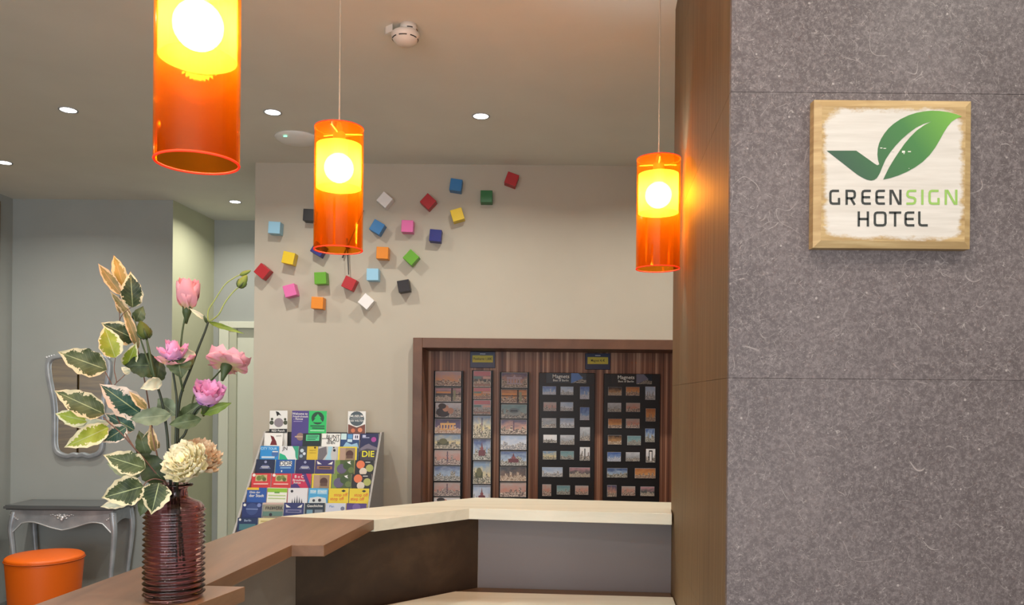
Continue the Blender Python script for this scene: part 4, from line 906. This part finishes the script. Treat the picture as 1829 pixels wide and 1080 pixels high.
ax0, ax1 = tL+.035, tR-.022
low = arch(ax0, ax1, zt-.034)
G().prism([(ax0, zt-.035), (ax1, zt-.035)] + list(reversed(low)), YT+.012, YT+.03, 'y').obj('front_apron', M_SILVER, ct, off=co)
G().tube([(x, YT+.010, z) for x, z in low], .0045, 6).obj('apron_moulding', M_SILVERHI, ct, off=co)
for xs in (ax0, ax1-.016):
    lo2 = [(YT+.03+(yb-YT-.03)*k/16, zt-.15+.035*math.sin(math.pi*k/16)) for k in range(17)]
    G().prism([(YT+.03, zt-.035), (yb, zt-.035)] + list(reversed(lo2)), xs, xs+.016, 'x').obj('side_apron', M_SILVER, ct, off=co)
g = G(); cxm = (ax0+ax1)/2
random.seed(3)
g.ball((cxm, YT+.006, zt-.088), .016, 8, 5, (1.2, .6, 1.0)); g.ball((cxm, YT+.004, zt-.100), .011, 8, 5)
for s in (-1, 1):
    for i, (dx_, dz_, r_) in enumerate(((.02, -.078, .010), (.034, -.070, .008), (.05, -.074, .007), (.066, -.066, .006), (.08, -.069, .005), (.03, -.092, .008), (.014, -.066, .008))):
        g.ball((cxm+s*dx_, YT+.008, zt+dz_), r_, 7, 5, (1.5, .6, .8))
g.obj('carved_ornament', M_SILVERHI, ct, off=co, smooth=True)
for xs in (ax0+.02, ax1-.02):
    g = G()
    for i in range(5): g.ball((xs+.012*(i-2)*(1 if xs < cxm else -1), YT+.008, zt-.07-.008*i), .006, 7, 4, (1.4, .6, .8))
    g.obj('corner_carving', M_SILVERHI, ct, off=co, smooth=True)
for sx, bx in ((-1, ax0+.012), (1, ax1-.012)):
    for sy, by in ((-1, YT+.03), (1, yb-.03)):
        pts = [(bx, by, zt-.05), (bx+sx*.012, by+sy*.010, zt-.12), (bx+sx*.018, by+sy*.012, zt-.19), (bx+sx*.008, by+sy*.004, zt-.32), (bx-sx*.008, by, zt-.48), (bx-sx*.016, by, zt-.62), (bx-sx*.006, by+sy*.004, .06), (bx+sx*.022, by+sy*.008, .016)]
        if sy > 0: pts = [(p[0], min(p[1], yb-.026), p[2]) for p in pts]
        path = smoothpath(pts, 5); L = len(path)
        rad = [(.026-.013*min(1, k/(L*.7))) + (.006*max(0, (k/L-.85)/.15)) for k in range(L)]
        g = G().tube(path, rad, 10)
        g.obj('leg', M_SILVER, ct, off=co, smooth=True)
# stool
pc = P(80.5, 988, 5.14)
ot = thing('ottoman', 'round orange leatherette stool in front of the console table', 'stool', (pc.x, 5.14, 0))
zs = .50; r0 = .231
G().lathe([(.0, .012), (.185, .012), (.195, .02), (.212, .25), (r0-.004, zs-.045), (r0-.004, zs-.03)], 56).obj('body', M_ORANGE, ot, smooth=True)
G().lathe([(r0-.004, zs-.030), (r0, zs-.024), (r0-.002, zs-.012), (r0-.012, zs-.004), (.12, zs+.004), (.0, zs+.006)], 56, cap=False).obj('cushion', M_ORANGE, ot, smooth=True)
g = G().tube([((r0+.001)*math.cos(k*math.pi/28), (r0+.001)*math.sin(k*math.pi/28), zs-.028) for k in range(57)], .0035, 6, cap=False); g.obj('piping', flat((190, 84, 14), .5), ot, smooth=True)
g = G()
for k in range(4): g.lathe([(.016, 0), (.016, .013)], 12, (.14*math.cos(k*math.pi/2+.7), .14*math.sin(k*math.pi/2+.7), 0))
g.obj('foot', M_BLACK, ot)
# mirror
half = [(138, 622), (124, 628), (110, 631), (96, 633), (86, 637), (80, 646), (79, 658), (81, 675), (85, 695), (89, 716), (91, 740), (91, 765), (91, 790), (93, 803), (99, 812), (109, 817), (120, 819), (130, 816), (138, 818)]
out = half + [(276-x, y) for x, y in reversed(half[1:-1])]
YG = YM-.03
mp_ = [P(x, y, YG) for x, y in out]; mc = P(138, 720, YG)
sm = smoothpath([(p.x, 0, p.z) for p in mp_] + [(mp_[0].x, 0, mp_[0].z)], 3)[:-1]
mr = thing('wall_mirror', 'silver framed baroque mirror hanging above the console table', 'mirror', (mc.x, YM, mc.z))
g = G(); n_ = len(sm); rings = [(0, 0), (0, -.022), (.008, -.034), (.018, -.026), (.026, -.034), (.034, -.022), (.036, -.010)]
vs = []
for ins, yy_ in rings:
    for i, p in enumerate(sm):
        a_ = sm[i-1]; b_ = sm[(i+1) % n_]; tg = (b_-a_).normalized(); nn = Vector((-tg.z, 0, tg.x))
        cdir = Vector((mc.x-p.x, 0, mc.z-p.z)); nn = nn if nn.dot(cdir) > 0 else -nn
        vs.append((p.x+nn.x*ins-mc.x, yy_, p.z+nn.z*ins-mc.z))
fs = [(k*n_+i, k*n_+(i+1) % n_, (k+1)*n_+(i+1) % n_, (k+1)*n_+i) for k in range(len(rings)-1) for i in range(n_)]
g.add(vs, fs); g.obj('frame', M_SILVER, mr, smooth=True)
inner = vs[-n_:]
G().flatpoly([(x, -.009, z) for x, y_, z in inner]).obj('mirror_glass', M_MIRROR, mr, fixn=False)
g = G()
for dx_, dz_, r_ in ((0, .002, .016), (-.03, -.008, .011), (.03, -.008, .011), (-.055, -.016, .009), (.055, -.016, .009)):
    g.ball((dx_, -.026, mp_[0].z-mc.z-.012+dz_), r_, 8, 5, (1.4, .7, .8))
for sx in (-1, 1):
    for k in range(4): g.ball((sx*(.235-.018*k), -.026, mp_[4].z-mc.z-.004+.006*k), .010-.001*k, 7, 5, (1.2, .7, 1))
g.obj('crest_carving', M_SILVERHI, mr, smooth=True)

# ================================================================ VASE
VX, VY = -.6865, 1.60
vz = ZC
va = thing('vase', 'ribbed plum purple glass bottle vase on the brown counter', 'vase', (VX, VY, ZC+.0005))
prof = [(.0001, .0), (.050, .0), (.0555, .003)]
nr = 16; z0, z1 = .006, .184
for k in range(nr):
    za = z0+(z1-z0)*k/nr; dzv = (z1-z0)/nr
    for f in (0, .25, .5, .75): prof.append(((.0568) + .0034*math.sin(f*2*math.pi-math.pi/2), za+dzv*f))
prof += [(.0565, .186), (.050, .194), (.036, .200), (.0265, .205), (.0245, .212), (.024, .222), (.026, .226), (.034, .228), (.0355, .2305), (.034, .233), (.027, .2335)]
inn = [(.0225, .232), (.0215, .212), (.0235, .2035), (.034, .1965), (.047, .190), (.0525, .182), (.0525, .012), (.046, .007), (.0001, .007)]
G().lathe(prof + inn, 56, cap=False).obj('glass_body', M_GLASS, va, smooth=True)

# ================================================================ FLOWERS AND FOLIAGE
VB = Vector((VX, VY, ZC+.16))
def mkleaf(par, off, b, t_, wpx, kind, yb_=0.0, yt_=0.0, cup=.25, bend=.12, twist=0.0, shape='ov'):
    Y_b = 1.60+yb_; Y_t = 1.60+yt_
    a = P(*b, Y_b); e = P(*t_, Y_t); ax = e-a; L = ax.length; ax.normalize()
    view = (Vector((0, 0, EYE))-a).normalized()
    sd_ = ax.cross(view).normalized(); nm = sd_.cross(ax).normalized()
    if twist: sd_ = (Matrix.Rotation(twist, 3, ax) @ sd_); nm = sd_.cross(ax).normalized()
    wid = wpx*1.60/F/2
    nu, nv = 14, 8; vs = []; uvs = []
    for i in range(nu+1):
        t = i/nu
        if shape == 'ov':
            prf = math.sin(math.pi*min(1, t**.72))**.8*(1-.25*t) if t < 1 else 0
            prf = min(1.0, prf*1.12)
            if t > .82: prf *= 1-.55*((t-.82)/.18)**.8
        elif shape == 'lan': prf = math.sin(math.pi*t**.85)**.9
        else: prf = (1-t)**.6*min(1, t*8+.3)
        wv = 1 + .07*math.sin(t*26+b[0])
        for j in range(nv+1):
            s = j/nv*2-1
            p = a + ax*(L*t) + sd_*(s*wid*prf*wv) + nm*(-abs(s)**1.5*wid*prf*cup*-1 + bend*L*math.sin(math.pi*t)) + nm*(.05*wid*math.sin(t*17+s*4+b[1]))
            vs.append(p-off); uvs.append((t, (s+1)/2))
    fs = [(i*(nv+1)+j, (i+1)*(nv+1)+j, (i+1)*(nv+1)+j+1, i*(nv+1)+j+1) for i in range(nu) for j in range(nv)]
    return G().add(vs, fs, uvs).obj('leaf', LEAFM[kind], par, smooth=True)
def stem(par, off, pts, r, mat, nm='stem'):
    """pts: (px, py, dy) with depth offset from the vase axis plane"""
    path = smoothpath([P(x, y, 1.60+d_) for x, y, d_ in pts], 5)
    if not hasattr(r, '__len__'): r = (r, r*.75)
    rad = [r[0]+(r[1]-r[0])*k/(len(path)-1) for k in range(len(path))]
    return G().tube(path, rad, 8).obj(nm, mat, par, smooth=True, off=off)
OFF = VB
def branch(name, label, cat): return thing(name, label, cat, OFF)
# --- variegated branches
v1 = branch('variegated_branch', 'tall branch of cream edged leaves rising left of the flowers', 'branch')
stem(v1, OFF, [(306, 1010, .02), (302, 900, .02), (290, 850, .03), (276, 790, .03), (262, 700, .03), (250, 640, .03), (236, 590, .02), (226, 560, .02), (218, 530, .01), (219, 512, .01)], (.0019, .0009), M_TWIG)
stem(v1, OFF, [(219, 588, .03), (214, 572, .01), (222, 558, 0), (238, 546, 0)], .0008, M_TWIG, 'twig')
stem(v1, OFF, [(214, 572, .01), (213, 545, .02), (215, 525, .02)], .0008, M_TWIG, 'twig')
for a_ in (((217, 527), (175, 470), 20, 'tan', .0, .01), ((221, 512), (203, 455), 24, 'amber', .01, .01), ((237, 549), (233, 484), 36, 'dark', 0, -.01),
           ((234, 566), (196, 519), 14, 'tan', .02, .01), ((248, 622), (216, 536), 16, 'tan', .02, .02), ((243, 574), (256, 546), 22, 'plain', .03, .03),
           ((243, 606), (180, 576), 40, 'dark', .03, .0), ((226, 655), (244, 610), 26, 'lime', .02, .0), ((284, 652), (222, 652), 44, 'deep', .03, .01),
           ((280, 682), (287, 638), 26, 'deep', .03, .03), ((289, 680), (250, 694), 22, 'pale', .0, -.02), ((216, 560), (206, 532), 9, 'tan', .03, .03)):
    mkleaf(v1, OFF, *a_[:4], *a_[4:])
v2 = branch('variegated_branch', 'drooping branch of cream edged leaves in front of the mirror', 'branch')
stem(v2, OFF, [(304, 1000, -.01), (300, 900, -.01), (290, 862, -.02), (262, 825, -.04), (240, 800, -.05), (215, 772, -.06), (196, 756, -.06), (184, 744, -.06)], (.0019, .001), M_TWIG)
stem(v2, OFF, [(240, 800, -.05), (219, 765, -.03), (205, 735, -.03), (199, 700, -.03), (200, 688, -.03), (188, 664, -.03)], (.0013, .0009), M_TWIG, 'twig')
stem(v2, OFF, [(200, 690, -.03), (208, 682, -.03), (204, 660, -.02), (206, 638, -.02)], .0009, M_TWIG, 'twig')
stem(v2, OFF, [(208, 683, -.03), (217, 675, -.03), (226, 666, -.02)], .0009, M_TWIG, 'twig')
for a_ in (((191, 660), (103, 628), 46, 'olive', -.03, -.05), ((187, 739), (96, 697), 42, 'olive', -.06, -.08), ((157, 752), (98, 738), 28, 'lime', -.06, -.07),
           ((196, 756), (114, 757), 18, 'pale', -.05, -.05), ((194, 763), (114, 799), 36, 'lime', -.06, -.09), ((226, 762), (182, 790), 30, 'teal', -.03, -.04),
           ((206, 639), (186, 581), 38, 'lime', -.02, -.02), ((250, 738), (177, 685), 50, 'teal', -.0, -.04), ((262, 730), (230, 698), 16, 'tan', -.04, -.05),
           ((240, 768), (186, 737), 34, 'teal', -.01, -.03), ((232, 666), (216, 655), 12, 'pale', -.02, -.03)):
    mkleaf(v2, OFF, *a_[:4], *a_[4:])
v3 = branch('variegated_branch', 'low branch of cream edged leaves hanging over the vase neck', 'branch')
stem(v3, OFF, [(300, 980, -.015), (303, 900, -.015), (298, 864, -.03), (278, 855, -.05), (262, 860, -.06), (256, 868, -.065)], (.0018, .001), M_TWIG)
stem(v3, OFF, [(300, 870, -.02), (285, 830, -.02), (275, 790, -.02), (270, 755, -.01)], (.0014, .0009), M_TWIG, 'twig')
for a_ in (((260, 836), (184, 812), 40, 'olive', -.06, -.08), ((250, 850), (190, 826), 26, 'grey', -.04, -.05), ((294, 860), (243, 806), 46, 'deep', -.02, -.03),
           ((257, 868), (181, 889), 50, 'dark', -.065, -.09), ((234, 893), (179, 905), 18, 'pale', -.06, -.07), ((264, 884), (250, 922), 22, 'plain', -.05, -.06),
           ((284, 862), (270, 919), 46, 'dark', -.06, -.075), ((262, 815), (248, 768), 26, 'plain', .0, .0), ((276, 806), (268, 756), 16, 'tan', -.01, -.01), ((285, 800), (262, 776), 14, 'tan', .01, .01), ((255, 800), (268, 764), 14, 'olive', .01, .0)):
    mkleaf(v3, OFF, *a_[:4], *a_[4:])
# --- petals
def petal(par, c, axis, az, L, W, flare, curl, mat, nm='petal', zig=0, ruff=.12, off=OFF, nu=7, nv=8, add_to=None, hn=1.0):
    """one petal growing from c; flare = how far it leans out from the axis, curl = extra outward bend at the lip"""
    axis = Vector(axis).normalized(); ref = Vector((0, 0, 1)) if abs(axis.z) < .9 else Vector((1, 0, 0))
    e1 = axis.cross(ref).normalized(); e2 = axis.cross(e1)
    ro = e1*math.cos(az)+e2*math.sin(az); sd_ = axis.cross(ro)
    vs = []; uvs = []
    for i in range(nu+1):
        t = i/nu; ang = flare*(math.sin(t*math.pi*.55)) + curl*t**3
        # integrate position
        pos_ = Vector(c); st_ = 12
        for q in range(int(st_*t+.5)):
            tq = (q+.5)/st_; an = flare*math.cos(tq*1.6)*1.2+.15 + curl*tq**2; pos_ = pos_ + (axis*math.cos(an)+ro*math.sin(an))*(L/st_)
        ww = W*(math.sin(math.pi*min(.78, t*.72+.10)))*.5
        for j in range(nv+1):
            s = j/nv*2-1
            arc = 1-math.cos(s*1.15)
            p = pos_ + sd_*(math.sin(s*1.15)*ww) - ro*(arc*ww*.8*hn) + axis*(ruff*W*t*t*math.sin(s*9+az*5)*.5) - (axis*math.cos(flare)+ro*math.sin(flare))*(s*s*L*.22*t)
            if zig and i == nu: p = p + (axis*.6+ro*.4)*(zig*(1 if j % 2 else -1))
            vs.append(p-off); uvs.append((t, (s+1)/2))
    fs = [(i*(nv+1)+j, (i+1)*(nv+1)+j, (i+1)*(nv+1)+j+1, i*(nv+1)+j+1) for i in range(nu) for j in range(nv)]
    if add_to is not None: add_to.add(vs, fs, uvs); return
    return G().add(vs, fs, uvs).obj(nm, mat, par, smooth=True)
PM = 1.60/F
def calyx(par, c, axis, L, r, mat):
    axis = Vector(axis).normalized()
    return G().tube([c-axis*L, c-axis*L*.6, c-axis*L*.2, c+axis*L*.25], [r*.25, r*.55, r, r*1.05], 10).obj('calyx', mat, par, smooth=True, off=OFF)
def flower(par, px, py, dy, axis, size_px, layers, label=None):
    """layers: (n, length, width, flare, curl, material, phase, base)"""
    c = P(px, py, 1.60+dy); s = size_px*PM
    fl = bpy.data.objects.new('flower', None); COL.objects.link(fl); fl.parent = par
    if label: fl['label'] = label
    ax = Vector(axis).normalized()
    for n_, L, W, fla, cu, mt, ph, bs in layers:
        for k in range(n_):
            petal(fl, c+ax*(bs*s), ax, ph+2*math.pi*k/n_+.12*math.sin(k*5+px), s*L*(1+.06*math.sin(k*3.1+px)), s*W, fla, cu, PETM[mt])
    calyx(fl, c, ax, s*.42, s*.13, M_STEM)
    return fl
# --- lisianthus
l1 = branch('lisianthus_stem', 'green stem with closed olive bud leaning left', 'flower')
stem(l1, OFF, [(316, 1015, .0), (306, 880, .0), (301, 810, .0), (298, 770, .0), (290, 720, .0), (280, 686, 0)], (.0032, .0026), M_STEMDK)
stem(l1, OFF, [(280, 686, 0), (268, 655, .0), (256, 620, .01), (246, 590, .01), (238, 562, .01)], (.0024, .001), M_STEM, 'side_stem')
stem(l1, OFF, [(280, 686, 0), (272, 655, -.01), (266, 625, -.01), (262, 606, -.01)], (.0042, .002), M_STEM, 'side_stem')
def bud(par, base, tip, rpx, mt, dy=0, sep=True):
    a = P(*base, 1.6+dy); b = P(*tip, 1.6+dy); r = rpx*PM; ax = (b-a)
    path = [a+ax*t for t in (0, .12, .3, .5, .7, .85, 1.0)]
    o = G().tube(path, [r*.35, r*.8, r, r*.95, r*.75, r*.5, r*.12], 12)
    o.obj('bud', PETM[mt], par, smooth=True, off=OFF)
    if sep:
        g = G(); e1 = ax.normalized().cross(Vector((0, 1, 0))).normalized(); e2 = ax.normalized().cross(e1)
        for k in range(4):
            an = k*math.pi/2+.5; ro = e1*math.cos(an)+e2*math.sin(an)
            g.tube([a+ro*r*.3, a+ax*.15+ro*r*.75, a+ax*.3+ro*r*.98, a+ax*.5+ro*r*1.02], [r*.2, r*.25, r*.18, r*.04], 6)
        g.obj('sepals', M_STEM, par, smooth=True, off=OFF)
bud(l1, (262, 604), (250, 573), 11.5, 'olivebud', -.01)
mkleaf(l1, OFF, (306, 740), (232, 748), 32, 'grey', .0, -.03, shape='lan')
mkleaf(l1, OFF, (316, 742), (282, 712), 30, 'grey', .02, .03, shape='lan')
l2 = branch('lisianthus_stem', 'tallest green stem forking into two small pale buds', 'flower')
stem(l2, OFF, [(300, 1010, .015), (312, 880, .02), (317, 790, .02), (319, 730, .02), (326, 695, .02), (340, 660, .02), (354, 622, .02), (366, 592, .02), (372, 574, .02)], (.0034, .0022), M_STEMDK)
stem(l2, OFF, [(372, 574, .02), (372, 555, .02), (384, 535, .02), (402, 508, .02), (420, 495, .02), (430, 490, .02)], (.0013, .0010), M_STEMLT, 'side_stem')
stem(l2, OFF, [(374, 574, .02), (390, 562, .01), (402, 540, .01), (416, 522, .01), (427, 512, .01)], (.0014, .0011), M_STEMLT, 'side_stem')
bud(l2, (429, 491), (448, 483), 4.2, 'bud', .02, False)
bud(l2, (427, 513), (441, 491), 8, 'bud', .01)
mkleaf(l2, OFF, (373, 575), (437, 596), 9, 'fresh', .02, .0, bend=.16, shape='lan')
mkleaf(l2, OFF, (371, 572), (338, 550), 8, 'pale', .02, .0, bend=.12, shape='lan')
mkleaf(l2, OFF, (370, 578), (363, 561), 5, 'plain', .02, .01, shape='lan')
l3 = branch('lisianthus_stem', 'stem with half open salmon bud above a lilac pink bloom', 'flower')
stem(l3, OFF, [(310, 1005, -.01), (312, 880, -.01), (314, 780, -.01), (316, 720, -.01), (313, 690, -.01), (309, 664, -.01), (308, 650, -.01)], (.003, .002), M_STEMDK)
stem(l3, OFF, [(327, 698, .01), (323, 680, .0), (320, 664, 0), (322, 630, .01), (326, 590, .01), (333, 555, .01)], (.0022, .0018), M_STEM, 'side_stem')
flower(l3, 334, 553, .01, (.10, -.12, 1), 60, [(4, .92, .62, .26, -.35, 'pink', .3, 0), (5, 1.0, .66, .42, -.25, 'salmon', .9, -.02)], 'half open salmon pink flower')
flower(l3, 313, 645, -.01, (-.05, -.35, 1), 62, [(5, .62, .46, .3, -.3, 'magenta', .2, .02), (6, .60, .5, .85, .3, 'lilac', .5, .03), (4, .62, .42, 1.35, .5, 'pale' if False else 'pink', .0, 0)], 'lilac pink bloom with pale outer petals')
mkleaf(l3, OFF, (318, 640), (324, 676), 40, 'plain', -.01, -.02); mkleaf(l3, OFF, (310, 664), (350, 628), 30, 'plain', .01, .02, shape='lan')
mkleaf(l3, OFF, (306, 632), (352, 632), 22, 'pale', .0, .02, shape='lan')
l4 = branch('lisianthus_stem', 'stem with two open pink blooms on the side nearest the wall', 'flower')
stem(l4, OFF, [(330, 1015, .01), (318, 880, .01), (316, 800, .0), (330, 775, .0), (340, 750, .0), (352, 730, .0), (368, 722, .0)], (.003, .0022), M_STEMDK)
stem(l4, OFF, [(340, 750, .0), (343, 722, .01), (350, 700, .02), (372, 684, .03), (388, 668, .02), (404, 650, .0)], (.002, .0015), M_STEM, 'side_stem')
flower(l4, 405, 652, .0, (.10, .40, .85), 74, [(6, .62, 1.15, 1.2, .1, 'salmon', .35, 0)], 'wide open salmon bloom seen from behind')
flower(l4, 368, 722, .0, (.34, -.42, .82), 60, [(5, .70, .5, .25, .1, 'magenta', .2, .03), (6, .76, .6, .5, .25, 'magenta', .6, .02), (6, .82, .7, .72, -.05, 'lilac', .1, 0)], 'full lilac pink bloom')
mkleaf(l4, OFF, (358, 738), (414, 719), 20, 'fresh', .01, .01, shape='lan'); mkleaf(l4, OFF, (318, 748), (366, 716), 24, 'plain', .01, .01, shape='lan')
mkleaf(l4, OFF, (360, 748), (302, 758), 26, 'plain', -.01, -.03, shape='lan')
# --- carnations
def carnation(par, px, py, dy, axis, rpx, mt, mt2, seed, label):
    random.seed(seed); c = P(px, py, 1.60+dy); R_ = rpx*PM; ax = Vector(axis).normalized(); base = c - ax*R_*.55
    for m_i, mk in enumerate((mt, mt2)):
        g = G()
        rings = ((5, .12, .62), (8, .38, .74), (11, .66, .84), (13, .95, .92), (14, 1.22, 1.0), (12, 1.5, 1.0))
        for ri, (n_, fla, L) in enumerate(rings):
            for k in range(n_):
                if (k+ri) % 3 == 0 and m_i == 0: continue
                if (k+ri) % 3 != 0 and m_i == 1: continue
                petal(None, base, ax, 2*math.pi*k/n_+ri*.7+random.uniform(-.15, .15), R_*L*random.uniform(.95, 1.12)*1.1, R_*.80, fla, random.uniform(-.1, .4), None, zig=R_*.03, ruff=.14, nu=5, nv=9, add_to=g, hn=.3)
        o = g.obj('petals', PETM[mk], par, smooth=True); o['kind'] = 'stuff'
        if m_i == 0: o['label'] = label
    G().tube([base-ax*R_*.8, base-ax*R_*.5, base-ax*R_*.05], [R_*.12, R_*.22, R_*.26], 10).obj('calyx', M_STEMDK, par, smooth=True, off=OFF)
c1 = branch('carnation', 'cream white carnation drooping over the vase rim', 'flower')
stem(c1, OFF, [(322, 1000, -.02), (318, 900, -.015), (316, 868, -.02), (322, 845, -.03)], (.0022, .002), M_STEM)
carnation(c1, 324, 818, -.05, (-.12, -.75, .5), 42, 'cream', 'cream', 5, 'ruffled cream petals')
c2 = branch('carnation', 'peach carnation behind the cream one', 'flower')
stem(c2, OFF, [(305, 1010, .02), (318, 890, .02), (330, 862, .02), (344, 845, .02)], (.0022, .002), M_STEMDK)
carnation(c2, 362, 803, .02, (.45, -.25, .75), 42, 'peach', 'peach', 9, 'ruffled peach petals')
